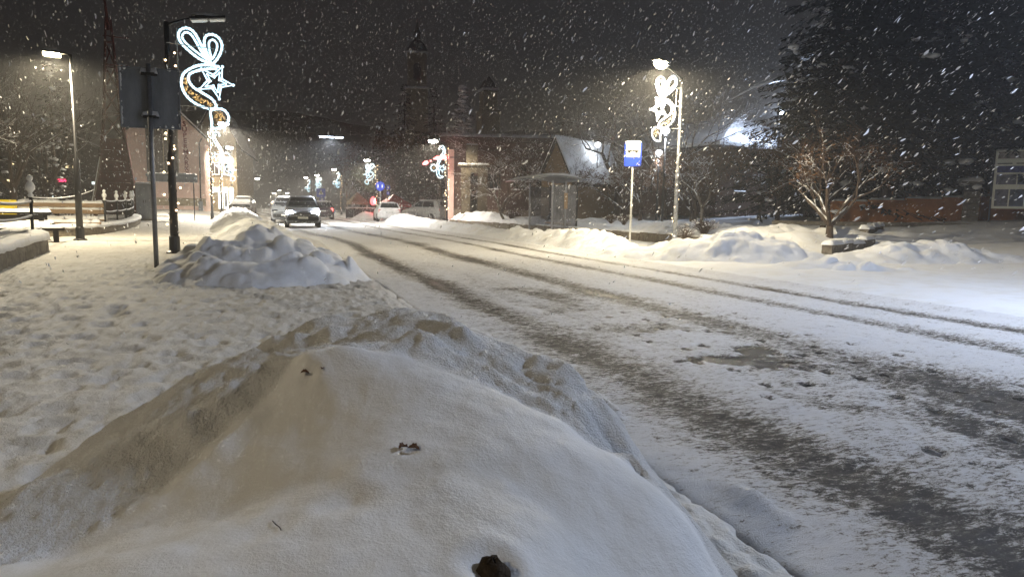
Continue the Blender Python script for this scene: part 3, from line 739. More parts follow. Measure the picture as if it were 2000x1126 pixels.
def ornament_star(label, loc, ang, ztop, gold='goldlit', led='led', scale=1.0):
    t = thing('light_ornament', label, 'light ornament', (loc[0], loc[1], ztop), ang, 'glowing ornaments on the lamp posts')
    s = 420./scale; m_ = M[led]; Z = lambda p: zp(p, s)
    bow = t
    rope(t, 'bow_loop', smooth2(Z([(450, 455), (350, 420), (230, 320), (195, 250), (210, 195), (260, 170), (310, 190), (350, 250), (400, 360), (450, 455)]), 4), m_)
    rope(t, 'bow_loop', smooth2(Z([(425, 425), (360, 385), (255, 300), (225, 250), (240, 215), (268, 207), (300, 228), (335, 285), (380, 370), (425, 425)]), 4), m_, .019)
    rope(t, 'bow_loop', smooth2(Z([(450, 455), (410, 340), (400, 270), (420, 220), (470, 205), (520, 230), (545, 290), (530, 360), (490, 430), (455, 460)]), 4), m_)
    rope(t, 'bow_loop', smooth2(Z([(458, 420), (440, 335), (440, 275), (470, 250), (500, 275), (503, 320), (480, 385), (458, 420)]), 4), m_, .019)
    rope(t, 'crescent', smooth2(Z([(520, 480), (450, 470), (350, 480), (270, 520), (220, 570), (205, 640), (215, 700), (250, 760), (310, 810), (380, 840), (450, 850), (485, 830)]), 4), m_)
    rope(t, 'crescent', smooth2(Z([(485, 830), (455, 770), (380, 720), (310, 680), (275, 640), (262, 600), (275, 560), (330, 530), (420, 505), (500, 498)]), 4), m_)
    rope(t, 'star', Z(star(480, 612, 150, 62, .12)), m_, closed=True)
    rope(t, 'star', Z(star(480, 612, 88, 38, .12)), m_, .018, closed=True)
    bl = rope(t, 'bell', smooth2(Z([(435, 870), (480, 850), (540, 850), (580, 900), (575, 960), (540, 1000), (500, 1015), (445, 1015), (440, 960)]), 4, True), m_, closed=True)
    k = scale/420.
    tinsel(t, [((x-100)*k, -(y-165)*k, .055*scale) for x, y in ((238, 610), (240, 650), (250, 690), (275, 720), (305, 745), (335, 765), (365, 785), (400, 800), (435, 812))], M[gold], 4)['kind'] = 'stuff'
    tinsel(t, [((x-100)*k, -(y-165)*k, .075*scale) for x, y in ((505, 880), (515, 915), (490, 930), (530, 940))], M[gold], 5)['kind'] = 'stuff'
    mb = MB(); Y = -.03
    for a, b in (((182, 180), (182, 565)), ((100, 310), (480, 330)), ((100, 545), (225, 548)), ((100, 835), (440, 838))):
        (x0, z0), (x1, z1) = Z([a, b]); mb.tube([(x0, Y, z0), (x1, Y, z1)], .010, 5)
    mb.build('frame', M['pole_pale'], t)
    return t
def ornament_curl(label, loc, ang, ztop):
    t = thing('light_ornament', label, 'light ornament', (loc[0], loc[1], ztop), ang, 'glowing ornaments on the lamp posts')
    Z = lambda p: zp(p, 175., 165, 140)
    m_ = M['led']
    rope(t, 'curl', smooth2(Z([(255, 190), (250, 160), (225, 143), (200, 160), (190, 200), (205, 245), (240, 300), (262, 350), (268, 390)]), 4), m_, .026)
    rope(t, 'curl', smooth2(Z([(232, 178), (218, 170), (210, 195), (228, 240), (262, 295), (282, 350), (280, 395)]), 4), m_, .024)
    rope(t, 'crescent', smooth2(Z([(205, 480), (240, 497), (275, 475), (285, 430), (275, 390)]), 4), m_, .026)
    rope(t, 'crescent', smooth2(Z([(205, 480), (235, 478), (255, 455), (258, 420), (270, 385)]), 4), m_, .024)
    rope(t, 'star', Z(star(225, 390, 42, 18, .5)), m_, .024, closed=True)
    rope(t, 'bell', Z(star(318, 388, 36, 33, 0, 8)), m_, .026, closed=True)
    tinsel(t, [(p[0], p[1], .1) for p in Z([(318, 388), (310, 380), (326, 396)])], M['goldlit'], 7)['kind'] = 'stuff'
    mb = MB()
    for a, b in (((192, 150), (192, 470)), ((165, 290), (240, 290)), ((165, 430), (200, 430))):
        (x0, z0), (x1, z1) = Z([a, b]); mb.tube([(x0, -.03, z0), (x1, -.03, z1)], .012, 5)
    mb.build('frame', M['pole_pale'], t)
    return t
ornament_star('bow, moon, star and bell ornament of white rope light below the unlit lamp head', (-1.85, 16.36), 0, 4.78)
ornament_star('bow, moon and star ornament of white rope light under the bright warm lamp', (11.75, 18.2), R(190), 5.12, led='led_w', scale=.95)
ornament_curl('curl and bell ornament on the post beside the supermarket', (-2.98, 44.86), 0, 5.35)
ornament_curl('curl and bell ornament in front of the red tube sign', (11.0, 43.55), math.pi, 5.05)
ornament_star('moon and star ornament, third along the supermarket pavement', (-3.5, 63.86), 0, 5.1)
ornament_star('moon and star ornament above the round blue sign', (10.5, 70.15), math.pi, 5.35)
ornament_curl('curl ornament, fourth along the supermarket pavement', (-3.9, 83.96), 0, 5.1)
ornament_curl('curl ornament on the lamp post past the dark hatchback', (9.7, 96.45), math.pi, 5.6)
ornament_star('small far star ornament above the square blue crossing sign', (8.5, 111.95), math.pi, 5.4)
ornament_curl('small far curl ornament just past the square blue crossing sign', (7.6, 125.95), math.pi, 5.5)

def string_lights(label, loc, h0, h1, turns, r_, bulb=.022, step=.16, seed=1, jitter=.05):
    z0 = Tz(*loc); t = thing('string_lights', label, 'string lights', (loc[0], loc[1], z0), 0, 'light strings wound round the lamp posts')
    rg = random.Random(seed); mb = MB(); n = int(turns*10); pts = []
    for k in range(n+1):
        q = k/n; a = 2*math.pi*turns*q
        pts.append((r_*math.cos(a), r_*math.sin(a), h0+(h1-h0)*q))
    mb.tube(pts, .006, 4); mb.build('wire', M['black_iron'], t)
    mb = MB(); z = h0
    while z < h1:
        a = rg.uniform(0, 6.28); rr = r_+rg.uniform(.2, 1)*jitter
        c = (rr*math.cos(a), rr*math.sin(a), z)
        mb.lathe([(bulb*.3, bulb), (bulb, bulb*.2), (bulb*.9, -bulb*.5), (bulb*.3, -bulb*.9)], c, 6)
        z += step*rg.uniform(.5, 1.5)
    o = mb.build('bulbs', M['bulb'], t); o['kind'] = 'stuff'
    return t
string_lights('sparse warm bulbs wound round the black post behind the large grey sign', (-1.85, 16.4), .5, 4.2, 9, .085, .022, .13, 3, .09)
string_lights('dense warm bulbs on the post beside the supermarket', (-2.98, 44.9), .9, 5.3, 24, .09, .032, .085, 4)
string_lights('dense warm bulbs on the third post along the supermarket pavement', (-3.5, 63.9), .8, 5.2, 20, .09, .04, .11, 5)
string_lights('dense warm bulbs on the fourth post along the supermarket pavement', (-3.9, 84), .8, 5.2, 20, .09, .045, .13, 6)
string_lights('pale bulbs wound round the grey post behind the large bluish snow pile', (11.75, 18.25), .4, 4.4, 16, .075, .016, .16, 7, .03)
string_lights('warm bulbs on the post at the end of the stone edged bed', (11.0, 43.6), .9, 4.9, 18, .08, .03, .12, 8)
string_lights('warm bulbs on the post above the round blue sign', (10.5, 70.2), .8, 5.2, 16, .08, .03, .2, 9)
string_lights('warm bulbs on the post past the dark hatchback', (9.7, 96.5), .8, 5.2, 16, .08, .03, .3, 10)

# ------------------------------------------------------------------ signs
def disc(n=24, r_=1): return [(r_*math.cos(2*math.pi*k/n), r_*math.sin(2*math.pi*k/n)) for k in range(n)]
def rrect(w, h, r_, n=4):
    p = []
    for cx, cy, a0 in ((w/2-r_, h/2-r_, 0), (-w/2+r_, h/2-r_, 90), (-w/2+r_, -h/2+r_, 180), (w/2-r_, -h/2+r_, 270)):
        for k in range(n+1):
            a = R(a0+90*k/n); p.append((cx+r_*math.cos(a), cy+r_*math.sin(a)))
    return p
XA, ZA = (1, 0, 0), (0, 0, 1)      # ax x ay = -Y : faces drawn towards the camera side

# back of a large square sign
x, y = -1.74, 12.88
t = thing('road_sign', 'back of a large square grey road sign on a steel pole in a snow pile', 'road sign', (x, y, Tz(x, y)-.1), R(-3))
mb = MB(); mb.tube([(0, 0, 0), (0, 0, 3.40)], .038, 12); mb.build('pole', M['pole_grey'], t, True)
mb = MB(); mb.prism(rrect(.88, .95, .05), (0.0, .075, 2.86), XA, ZA, .02); pan = mb.build('panel', M['panel_grey'], t)
mb = MB()
for a, b in (((-.44, -.475), (.44, -.475)), ((-.44, .475), (.44, .475)), ((-.44, -.475), (-.44, .475)), ((.44, -.475), (.44, .475))):
    mb.tube([(a[0], .045, 2.86+a[1]), (b[0], .045, 2.86+b[1])], .011, 5)
mb.build('folded_edge', M['panel_grey'], pan)
for z in (2.56, 3.24):
    mb = MB(); mb.box((0, .045, z), (.24, .03, .035)); mb.box((-.07, -.02, z), (.05, .13, .03)); mb.box((.07, -.02, z), (.05, .13, .03)); mb.box((0, -.052, z), (.16, .012, .035)); br = mb.build('bracket', M['black_iron'], t)
    mb = MB(); mb.snow((0, .02, z+.018), (.26, .09, .07), 0, int(z*9), .02); mb.build('snow_cap', M['snow'], br, True)
mb = MB(); rg = random.Random(4)
for k in range(34):
    e = rg.choice('lltbr'); q = rg.uniform(-.44, .44)
    p = {'l': (-.43, q), 'r': (.43, q), 't': (q, .47), 'b': (q, -.46)}[e]
    mb.ball((p[0], .048, 2.86+p[1]), (rg.uniform(.012, .03), .008, rg.uniform(.012, .05)), 6, 4, .5, k)
o = mb.build('stuck_snow', M['snow'], pan, True); o['kind'] = 'stuff'

# bus stop sign
x, y = 10.74, 19.2
t = thing('bus_stop_sign', 'blue and white bus stop sign on a pale pole', 'bus stop sign', (x, y, Tz(x, y)-.1), R(-28))
mb = MB(); mb.tube([(0, 0, 0), (0, 0, 3.22)], .032, 12); mb.build('pole', M['pole_pale'], t, True)
mb = MB(); mb.prism(rrect(.52, .74, .05), (0, -.035, 2.93), XA, ZA, .02); pan = mb.build('panel', M['blue_sign'], t)
mb = MB(); mb.prism(rrect(.42, .41, .012), (0, -.058, 3.045), XA, ZA, .004); fld = mb.build('white_field', M['white_sign'], pan)
mb = MB(); q = (0, -.0625, 3.05)
mb.prism([(-.18, -.045), (.18, -.045), (.18, -.002), (-.18, -.002)], q, XA, ZA, .003)
mb.prism([(-.18, .060), (.175, .060), (.175, .078), (-.18, .078)], q, XA, ZA, .003)
for xx in (-.174, -.09, 0, .09, .17): mb.prism([(xx-.006, -.002), (xx+.006, -.002), (xx+.006, .060), (xx-.006, .060)], q, XA, ZA, .003)
for xx in (-.115, .105): mb.prism([(xx+a*.036, -.052+b*.036) for a, b in disc(12)], q, XA, ZA, .0045)
mb.build('bus_pictogram', M['black_print'], fld)
mb = MB(); mb.snow((0, -.045, 3.298), (.5, .05, .035), 0, 3, .03); mb.build('snow_cap', M['snow'], t, True)
mb = MB()
for k, (a, b, c) in enumerate(((.15, 2.65, .02), (.19, 2.61, .03), (.12, 2.62, .015), (.2, 2.72, .012))): mb.ball((a, -.057, b), (c, .006, c*.8), 6, 4, .5, k)
mb.build('stuck_snow', M['snow'], pan, True)

# round blue sign by the parked estate
x, y = 7.95, 51.4
t = thing('round_sign', 'round blue traffic sign on a slim pole before the white estate car', 'road sign', (x, y, Tz(x, y)-.1), R(-8))
mb = MB(); mb.tube([(0, 0, 0), (0, 0, 2.95)], .03, 8); mb.build('pole', M['pole_pale'], t, True)
mb = MB(); mb.prism([(a*.34, b*.34) for a, b in disc()], (0, -.03, 2.72), XA, ZA, .02); pan = mb.build('panel', M['blue_sign'], t)
mb = MB()
for dx in (-.15, .15):
    q = (dx, -.052, 2.72)
    mb.prism([(a*.035, .10+b*.035) for a, b in disc(10)], q, XA, ZA, .004)
    mb.prism([(-.05, .05), (-.035, -.12), (.035, -.12), (.05, .05)], q, XA, ZA, .004)
mb.build('white_symbol', M['white_sign'], pan)
# square crossing sign
x, y = 7.0, 95.7
t = thing('crossing_sign', 'square blue pedestrian crossing sign above the far cars', 'road sign', (x, y, Tz(x, y)-.1), 0)
mb = MB(); mb.tube([(0, 0, 0), (0, 0, 3.2)], .04, 8); mb.build('pole', M['pole_pale'], t, True)
mb = MB(); mb.prism(rrect(1.15, 1.15, .08), (0, -.03, 2.9), XA, ZA, .02); pan = mb.build('panel', M['blue_sign'], t)
mb = MB(); mb.prism([(-.32, -.3), (.32, -.3), (0, .36)], (0, -.052, 2.97), XA, ZA, .004); f2 = mb.build('white_triangle', M['white_sign'], pan)
mb = MB(); mb.prism([(-.12, -.24), (-.05, -.24), (0, -.05), (.05, -.24), (.12, -.24), (.04, .12), (-.04, .12)], (0, -.058, 2.97), XA, ZA, .004); mb.build('walker_symbol', M['black_print'], f2)
mb = MB(); mb.prism(rrect(.6, .42, .04), (.1, -.03, 2.05), XA, ZA, .02); p2 = mb.build('lower_panel', M['blue_sign'], t)
mb = MB(); mb.ball((.1, -.055, 2.05), (.2, .008, .12), 8, 5, .4, 4); mb.build('stuck_snow', M['snow'], p2, True)
# small parking sign
x, y = 9.2, 55.6
t = thing('parking_sign', 'two small blue plates on a post among the parked cars', 'road sign', (x, y, Tz(x, y)-.1), 0)
mb = MB(); mb.tube([(0, 0, 0), (0, 0, 2.85)], .03, 8); mb.build('post', M['pole_black'], t, True)
for z, w in ((2.7, .3), (2.25, .22)):
    mb = MB(); mb.prism(rrect(w, w, .03), (0.03, -.03, z), XA, ZA, .02); pl = mb.build('plate', M['blue_sign'], t)
    mb = MB(); mb.prism([(a*w*.2, b*w*.25) for a, b in disc(10)], (.03, -.052, z), XA, ZA, .004); mb.build('white_mark', M['white_sign'], pl)

# ------------------------------------------------------------------ low walls, fences and benches by the park on the left
def sweep_wall(name, label, path, w, h, material, seed, snow_h=.1, cat='low wall', group=None):
    P_ = [np.array(p, float) for p in smooth2(path, 8)]
    t = thing(name, label, cat, (0, 0, 0), 0, group); mb = MB(); sn = MB(); rings = []; srings = []; n = len(P_)
    for k, p in enumerate(P_):
        d = P_[min(k+1, n-1)]-P_[max(k-1, 0)]; d /= np.linalg.norm(d); nn = np.array((-d[1], d[0])); z = Tz(*p)
        j = lambda s_: .03*(hsh(np.int64(k*7+s_), np.int64(seed), 3)-.5)
        a = p+nn*(w/2+j(1)); b = p-nn*(w/2+j(2))
        rings.append([(a[0], a[1], z-.1), (a[0], a[1], z+h*.5), (a[0]-nn[0]*.02, a[1]-nn[1]*.02, z+h), (b[0]+nn[0]*.02, b[1]+nn[1]*.02, z+h), (b[0], b[1], z+h*.5), (b[0], b[1], z-.1)])
        e = max(.15, math.sin(math.pi*min(1, (k+.6)/(n*.12), (n-k-.4)/(n*.12))/2)); sg = []
        for q in range(9):
            th = math.pi*q/8; ww = w/2+.05+.03*float(fbm(k*.31, q*.7, seed, 3)); hh = snow_h*e*(1+.9*float(fbm(k*.23, q*.4+9, seed, 3)))
            c = p+nn*(math.cos(th)*ww); sg.append((c[0], c[1], z+h-.03*(q in (0, 8))*(.5+hsh(np.int64(k), np.int64(q), 5))+hh*math.sin(th)**.6))
        srings.append(sg)
    mb.loft(rings); mb.build('wall', M[material], t); sn.loft(srings); sn.build('snow_cap', M['snow'], t, True)
    return t
wallA = [(-3.75, 10.5), (-3.95, 12.0), (-4.2, 13.8), (-4.45, 16.0), (-4.62, 17.3), (-4.95, 17.8), (-5.6, 17.9)]
sweep_wall('low_wall', 'low rough concrete wall under thick snow carrying the near end of the black railing', wallA, .42, .30, 'concrete', 3, .15, group='walls round the little park')
wallB = [(-6.6, 24.3), (-5.85, 24.6), (-5.45, 26.2), (-5.35, 28.2), (-5.4, 31), (-5.55, 34.0), (-5.85, 37), (-6.25, 39.2)]
sweep_wall('low_wall', 'curved low stone wall under the row of snowy finials', wallB, .5, .26, 'stone', 7, .10, group='walls round the little park')

def finial(mb, x, y, z, s=1.0):
    mb.lathe([(.02*s, 0), (.06*s, .02*s), (.035*s, .05*s), (.03*s, .07*s), (.075*s, .13*s), (.085*s, .19*s), (.05*s, .26*s), (.03*s, .28*s), (.05*s, .31*s), (.055*s, .345*s), (.03*s, .385*s), (.005, .40*s)], (x, y, z), 10)
def railing(label, posts, zs, hpost, fin=1.0, sag=.0, white=True, infill=True):
    t = thing('iron_railing', label, 'railing', (0, 0, 0))
    tops = []
    for k, (x, y) in enumerate(posts):
        z = Tz(x, y)
        mb = MB(); mb.tube([(x, y, z+.2), (x, y, z+hpost)], .032, 8)
        for zz in zs: mb.ball((x, y, z+zz), .05, 8, 5)
        p = mb.build('post', M['black_iron'], t, True)
        mb = MB(); finial(mb, x, y, z+hpost, fin); mb.build('finial', M['snow' if white else 'black_iron'], p, True)
        mb = MB(); mb.ball((x, y, z+hpost+.0), (.05, .05, .02), 8, 4); mb.build('snow_cap', M['snow'], p, True)
    for a, b in zip(posts[:-1], posts[1:]):
        za, zb = Tz(*a), Tz(*b)
        for zz in zs:
            pts = [(a[0]+(b[0]-a[0])*q/6, a[1]+(b[1]-a[1])*q/6, za+(zb-za)*q/6+zz-sag*4*(q/6)*(1-q/6)) for q in range(7)]
            mb = MB(); mb.tube(pts, .02, 6); rl = mb.build('rail', M['black_iron'], t, True)
            mb = MB(); mb.tube([(x, y, z+.022) for x, y, z in pts], .019, 6); mb.build('snow_cap', M['snow'], rl, True)
        if infill:
            L_ = math.hypot(b[0]-a[0], b[1]-a[1]); n = max(2, int(L_/.16))
            for q in range(1, n):
                x = a[0]+(b[0]-a[0])*q/n; y = a[1]+(b[1]-a[1])*q/n; z = za+(zb-za)*q/n
                mb = MB(); mb.tube([(x, y, z+zs[0]), (x, y, z+zs[-1])], .008, 5); mb.build('bar', M['black_iron'], t)
    return t
railing('black iron railing with bowed rails and a single snowy finial on the low concrete wall', [(-3.6, 9.2), (-4.10, 12.9), (-4.70, 17.4)], (.42, .74, 1.04), 1.15, 1.15, .05, True, False)
railing('black iron fence with a row of snowy white finials on the curved stone wall', [(-5.35, 28.0), (-5.38, 30.3), (-5.5, 32.8), (-5.68, 35.2), (-5.95, 37.4), (-6.2, 39.0)], (.33, .72, 1.10), 1.12, .95, .03, True, True)
t = thing('garland_wire', 'thin snowy wire sagging from the railing finial across the park entrance', 'wire')
pts = []
for q in range(15):
    s_ = q/14; pts.append((-4.70-.9*s_, 17.4+10.4*s_, 1.22+.35*s_-.5*s_*(1-s_)))
mb = MB(); mb.tube(pts, .014, 5); mb.build('wire', M['snow'], t, True)

def board_thing(name, label, cat, loc, rz, boards, posts, snow_th=.07, wood='wood', group=None):
    """boards: (name, centre, size); each carries its own snow"""
    t = thing(name, label, cat, (loc[0], loc[1], Tz(*loc)), rz, group)
    for k, (nm, c, d, sn) in enumerate(boards):
        mb = MB(); mb.bbox(c, d, min(.02, min(d)*.2)); b = mb.build(nm, M[wood], t)
        if sn:
            mb = MB(); mb.snow((c[0], c[1], c[2]+d[2]/2), (d[0]*.99, d[1]*1.05, snow_th), 0, k*5+int(loc[0]*7), .05); mb.build('snow_cap', M['snow'], b, True)
    for c, d in posts:
        mb = MB(); mb.bbox(c, d, .01); mb.build('leg', M[wood], t)
    return t
board_thing('log_bench', 'long weathered timber bench with two thick snowy back rails behind the path lamp', 'bench', (-6.75, 28.3), R(12),
            [('back_rail', (0, .25, .93), (2.6, .14, .16), 1), ('back_rail', (0, .22, .70), (2.6, .14, .17), 1), ('seat', (0, -.15, .42), (2.7, .42, .07), 1), ('front_rail', (0, -.42, .20), (2.7, .12, .10), 1)],
            [((-1.05, 0, .2), (.16, .5, .42)), ((1.05, 0, .2), (.16, .5, .42))], .09)
board_thing('picnic_table', 'dark timber picnic table with snow on its boards behind the black railing', 'table', (-6.45, 22.0), R(12),
            [('table_board', (0, .22, .74), (1.9, .16, .06), 1), ('table_board', (0, .02, .74), (1.9, .16, .06), 1), ('table_board', (0, -.18, .74), (1.9, .16, .06), 1),
             ('apron', (0, -.24, .62), (1.7, .04, .14), 0), ('bench_board', (0, -.68, .42), (1.95, .26, .06), 1), ('bench_board', (0, .72, .42), (1.95, .26, .06), 1), ('stretcher', (0, -.05, .3), (1.5, .05, .14), 0)],
            [((-.7, 0, .34), (.1, 1.5, .1)), ((.7, 0, .34), (.1, 1.5, .1)), ((-.7, -.28, .36), (.1, .1, .75)), ((.7, -.28, .36), (.1, .1, .75)), ((-.7, .28, .36), (.1, .1, .75)), ((.7, .28, .36), (.1, .1, .75)), ((-.7, -.66, .18), (.1, .1, .42)), ((.7, -.66, .18), (.1, .1, .42))], .06, 'wood_dark')
board_thing('plank_bench', 'low dark plank bench with a snowy seat, nearer the path than the picnic table', 'bench', (-5.75, 20.9), R(12),
            [('seat', (0, 0, .34), (1.6, .4, .08), 1)], [((-.6, 0, .14), (.12, .34, .32)), ((.6, 0, .14), (.12, .34, .32))], .06, 'wood_dark')
board_thing('low_bench', 'long low timber seat on block legs in front of the weathered bench', 'bench', (-6.2, 26.2), R(8),
            [('seat', (0, 0, .36), (2.1, .4, .08), 1)], [((-.75, 0, .14), (.2, .34, .36)), ((.75, 0, .14), (.2, .34, .36))], .07, 'wood')
t = thing('yellow_bin', 'yellow plastic bin with a sloped lid beyond the picnic table', 'bin', (-7.6, 25.6, Tz(-7.6, 25.6)), R(15))
mb = MB(); mb.loft([[(-.24, -.26, .05), (.24, -.26, .05), (.24, .26, .05), (-.24, .26, .05)], [(-.3, -.32, .92), (.3, -.32, .92), (.3, .32, .92), (-.3, .32, .92)]]); mb.build('body', M['yellow'], t)
mb = MB(); mb.loft([[(-.32, -.35, .92), (.32, -.35, .92), (.32, .35, .92), (-.32, .35, .92)], [(-.28, -.2, 1.04), (.28, -.2, 1.04), (.28, .3, 1.08), (-.28, .3, 1.08)]]); mb.build('lid', M['yellow'], t)
mb = MB(); mb.tube([(-.3, .3, .1), (.3, .3, .1)], .06, 10); mb.build('wheel_axle', M['tyre'], t)

# grey utility cabinet
x, y = -5.76, 39.6
t = thing('utility_cabinet', 'tall grey utility cabinet with a snowy top beside the finial fence', 'cabinet', (x, y, Tz(x, y)-.05), R(5))
mb = MB(); mb.bbox((0, 0, .95), (.78, .5, 1.75), .02); mb.build('body', M['panel_grey'], t)
mb = MB(); mb.bbox((0, 0, .05), (.82, .54, .14), .01); mb.build('plinth', M['concrete'], t)
for s_ in (-1, 1):
    mb = MB(); mb.box((s_*.19, -.255, .95), (.36, .012, 1.62)); d = mb.build('door', M['panel_grey'], t)
    mb = MB(); mb.box((s_*.05, -.268, 1.0), (.025, .02, .14)); mb.build('handle', M['black_iron'], d)
mb = MB(); mb.bbox((0, 0, 1.85), (.84, .56, .05), .01); mb.build('roof_plate', M['panel_grey'], t)
mb = MB(); mb.snow((0, 0, 1.875), (.84, .56, .08), 0, 5); mb.build('snow_cap', M['snow'], t, True)

# long dark board on two posts before the supermarket
x, y = -4.6, 41.0
t = thing('notice_board', 'long narrow dark board on two posts in front of the supermarket', 'sign board', (x, y, Tz(x, y)-.05), R(4))
mb = MB(); mb.bbox((0, 0, 2.25), (2.4, .06, .42), .01); mb.build('board', M['panel_grey'], t)
for s_ in (-1, 1):
    mb = MB(); mb.tube([(s_*1.0, .06, 0), (s_*1.0, .06, 2.5)], .03, 8); mb.build('post', M['pole_black'], t, True)
mb = MB(); mb.snow((0, 0, 2.46), (2.4, .1, .06), 0, 8); mb.build('snow_cap', M['snow'], t, True)

# leaning pale pole
t = thing('leaning_pole', 'pale snow-dusted pole leaning between the trees and the timber tower', 'pole', (-7.6, 36.2, Tz(-7.6, 36.2)-.1))
mb = MB(); mb.tube([(0, 0, 0), (.28, 0, 1.3), (.62, 0, 3.1)], [.05, .045, .035], 8); mb.build('shaft', M['bark_pale'], t, True)
mb = MB(); mb.tube([(-.03, -.02, .1), (.25, -.02, 1.32), (.59, -.02, 3.1)], [.03, .03, .02], 6); mb.build('snow_strip', M['snow'], t, True)

# tall red timber derrick
x, y = -7.35, 41.4
t = thing('timber_tower', 'tall dark red timber derrick tower tapering to a mast beside the supermarket', 'tower', (x, y, Tz(x, y)-.05), R(12))
def leg_pt(sx, sy, z):
    w = np.interp(z, [0, 5.4, 10.2], [1.0, .38, .10]); return (sx*w, sy*w, z)
CS = ((-1, -1), (1, -1), (1, 1), (-1, 1))
for sx, sy in CS:
    mb = MB(); mb.tube([leg_pt(sx, sy, z) for z in (0, 2.7, 5.4, 10.2)], [.09, .08, .07, .05], 6); mb.build('leg', M['wood_red'], t)
lv = [.2, 1.5, 2.8, 4.1, 5.4, 6.6, 7.8, 9.0]
for a, b in zip(lv[:-1], lv[1:]):
    for k in range(4):
        (ax, ay), (bx, by) = CS[k], CS[(k+1) % 4]
        for q in ((leg_pt(ax, ay, a), leg_pt(bx, by, b)), (leg_pt(bx, by, a), leg_pt(ax, ay, b)), (leg_pt(ax, ay, b), leg_pt(bx, by, b))):
            mb = MB(); mb.tube(q, .03, 4); mb.build('brace', M['wood_red'], t)
for k in range(7):
    z0 = .25+k*.55
    for s_, (ax, ay, bx, by) in enumerate(((-1, -1, 1, -1), (1, -1, 1, 1))):
        a0, b0, a1, b1 = (Vector(leg_pt(px_, py_, zz)) for px_, py_, zz in ((ax, ay, z0), (bx, by, z0), (ax, ay, z0+.53), (bx, by, z0+.53)))
        nrm = (b0-a0).cross(a1-a0).normalized()*-.05
        mb = MB(); mb.add([a0, b0, b1, a1, a0+nrm*.7, b0+nrm*.7, b1+nrm*.7, a1+nrm*.7], [(0, 1, 2, 3), (7, 6, 5, 4), (0, 4, 5, 1), (1, 5, 6, 2), (2, 6, 7, 3), (3, 7, 4, 0)]); mb.build('plank', M['wood_red'], t)
mb = MB(); mb.tube([(0, 0, 9.6), (-.12, 0, 11.2), (-.25, 0, 11.5)], [.09, .05, .03], 6); mb.build('mast_top', M['wood_red'], t, True)
for z, w in ((9.3, .9), (7.9, .8)):
    mb = MB(); mb.tube([(-w*.3, 0, z), (w, 0, z+.02)], .035, 5); cr = mb.build('crossarm', M['wood_red'], t)
    mb = MB(); mb.snow((w*.55, 0, z+.035), (.5, .07, .05), 0, 3, .04); mb.build('snow_cap', M['snow'], cr, True)
mb = MB(); mb.ball((-.25, 0, 11.55), (.1, .08, .06), 7, 5, .4, 3); mb.build('snow_cap', M['snow'], t, True)

# stone edging of the bed on the far side, block by block
t = thing('stone_edging', 'line of rough stone blocks holding the snowed-in bed behind the bus shelter', 'stone edging')
rg = random.Random(8); y = 16.8
while y < 45:
    L_ = rg.uniform(.42, .68); x = 13.23-(y+L_/2-20.8)*.0645+rg.uniform(-.02, .02)
    mb = MB(); mb.bbox((x, y+L_/2, Tz(x-.4, y)+.13), (.2, L_-.03, .36+rg.uniform(-.03, .03)), .02, rz=R(3.7)); b = mb.build('stone_block', M['stone'], t)
    mb = MB(); mb.snow((x+.05, y+L_/2, Tz(x-.4, y)+.30), (.26, L_+.02, .07), R(3.7), int(y*7), .08); mb.build('snow_cap', M['snow'], b, True)
    y += L_
def edging(label, path, seed):
    t = thing('stone_edging', label, 'stone edging'); rg = random.Random(seed)
    for a, b in zip(path[:-1], path[1:]):
        L_ = math.hypot(b[0]-a[0], b[1]-a[1]); n = max(1, int(L_/.8)); rz = math.atan2(b[1]-a[1], b[0]-a[0])
        for k in range(n):
            q = (k+.5)/n; x = a[0]+(b[0]-a[0])*q; y = a[1]+(b[1]-a[1])*q; z = Tz(x, y)+rg.uniform(-.02, .05)
            mb = MB(); mb.bbox((x, y, z+.10), (L_/n-.04, .26, .26), .02, rz); bl = mb.build('stone_block', M['stone'], t)
            mb = MB(); mb.snow((x, y, z+.23), (L_/n+.03, .36, .11), rz, k+seed*5, .07); mb.build('snow_cap', M['snow'], bl, True)
edging('low stone planter edging under snow at the foot of the forked bare tree', [(14.4, 14.9), (16.2, 15.9), (17.9, 16.7)], 2)
edging('short row of snowy edging stones along the back of the planter', [(18.3, 17.4), (20.6, 18.9)], 3)
mb = MB(); mb.bbox((27, 19.7, .80), (18, .2, .16), .02, R(-12)); o = mb.build('kerb', M['concrete']); tag(o, kind='structure')

# ------------------------------------------------------------------ bus shelter
x0, y0 = 11.95, 28.4
t = thing('bus_shelter', 'glass bus shelter with a curved snowy roof behind the kerb', 'bus shelter', (x0, y0, Tz(x0, y0)-.02), R(-4))
for (px_, py_) in ((0, 0), (1.15, 0), (0, 3.4), (1.15, 3.4), (.62, 0), (1.15, 1.7)):
    mb = MB(); mb.bbox((px_, py_, 1.18), (.075, .075, 2.36), .008); mb.build('post', M['pole_grey' if px_ < 1 else 'pole_black'], t)
for (a, b) in (((.04, 0), (.58, 0)), ((.66, 0), (1.11, 0)), ((1.15, .04), (1.15, 1.66)), ((1.15, 1.74), (1.15, 3.36)), ((.04, 3.4), (1.11, 3.4))):
    c = ((a[0]+b[0])/2, (a[1]+b[1])/2, 1.25); d = (max(.01, b[0]-a[0]), max(.01, b[1]-a[1]), 1.9)
    mb = MB(); mb.box(c, d); mb.build('glass_panel', M['glass'], t)
rings = []; sr = []
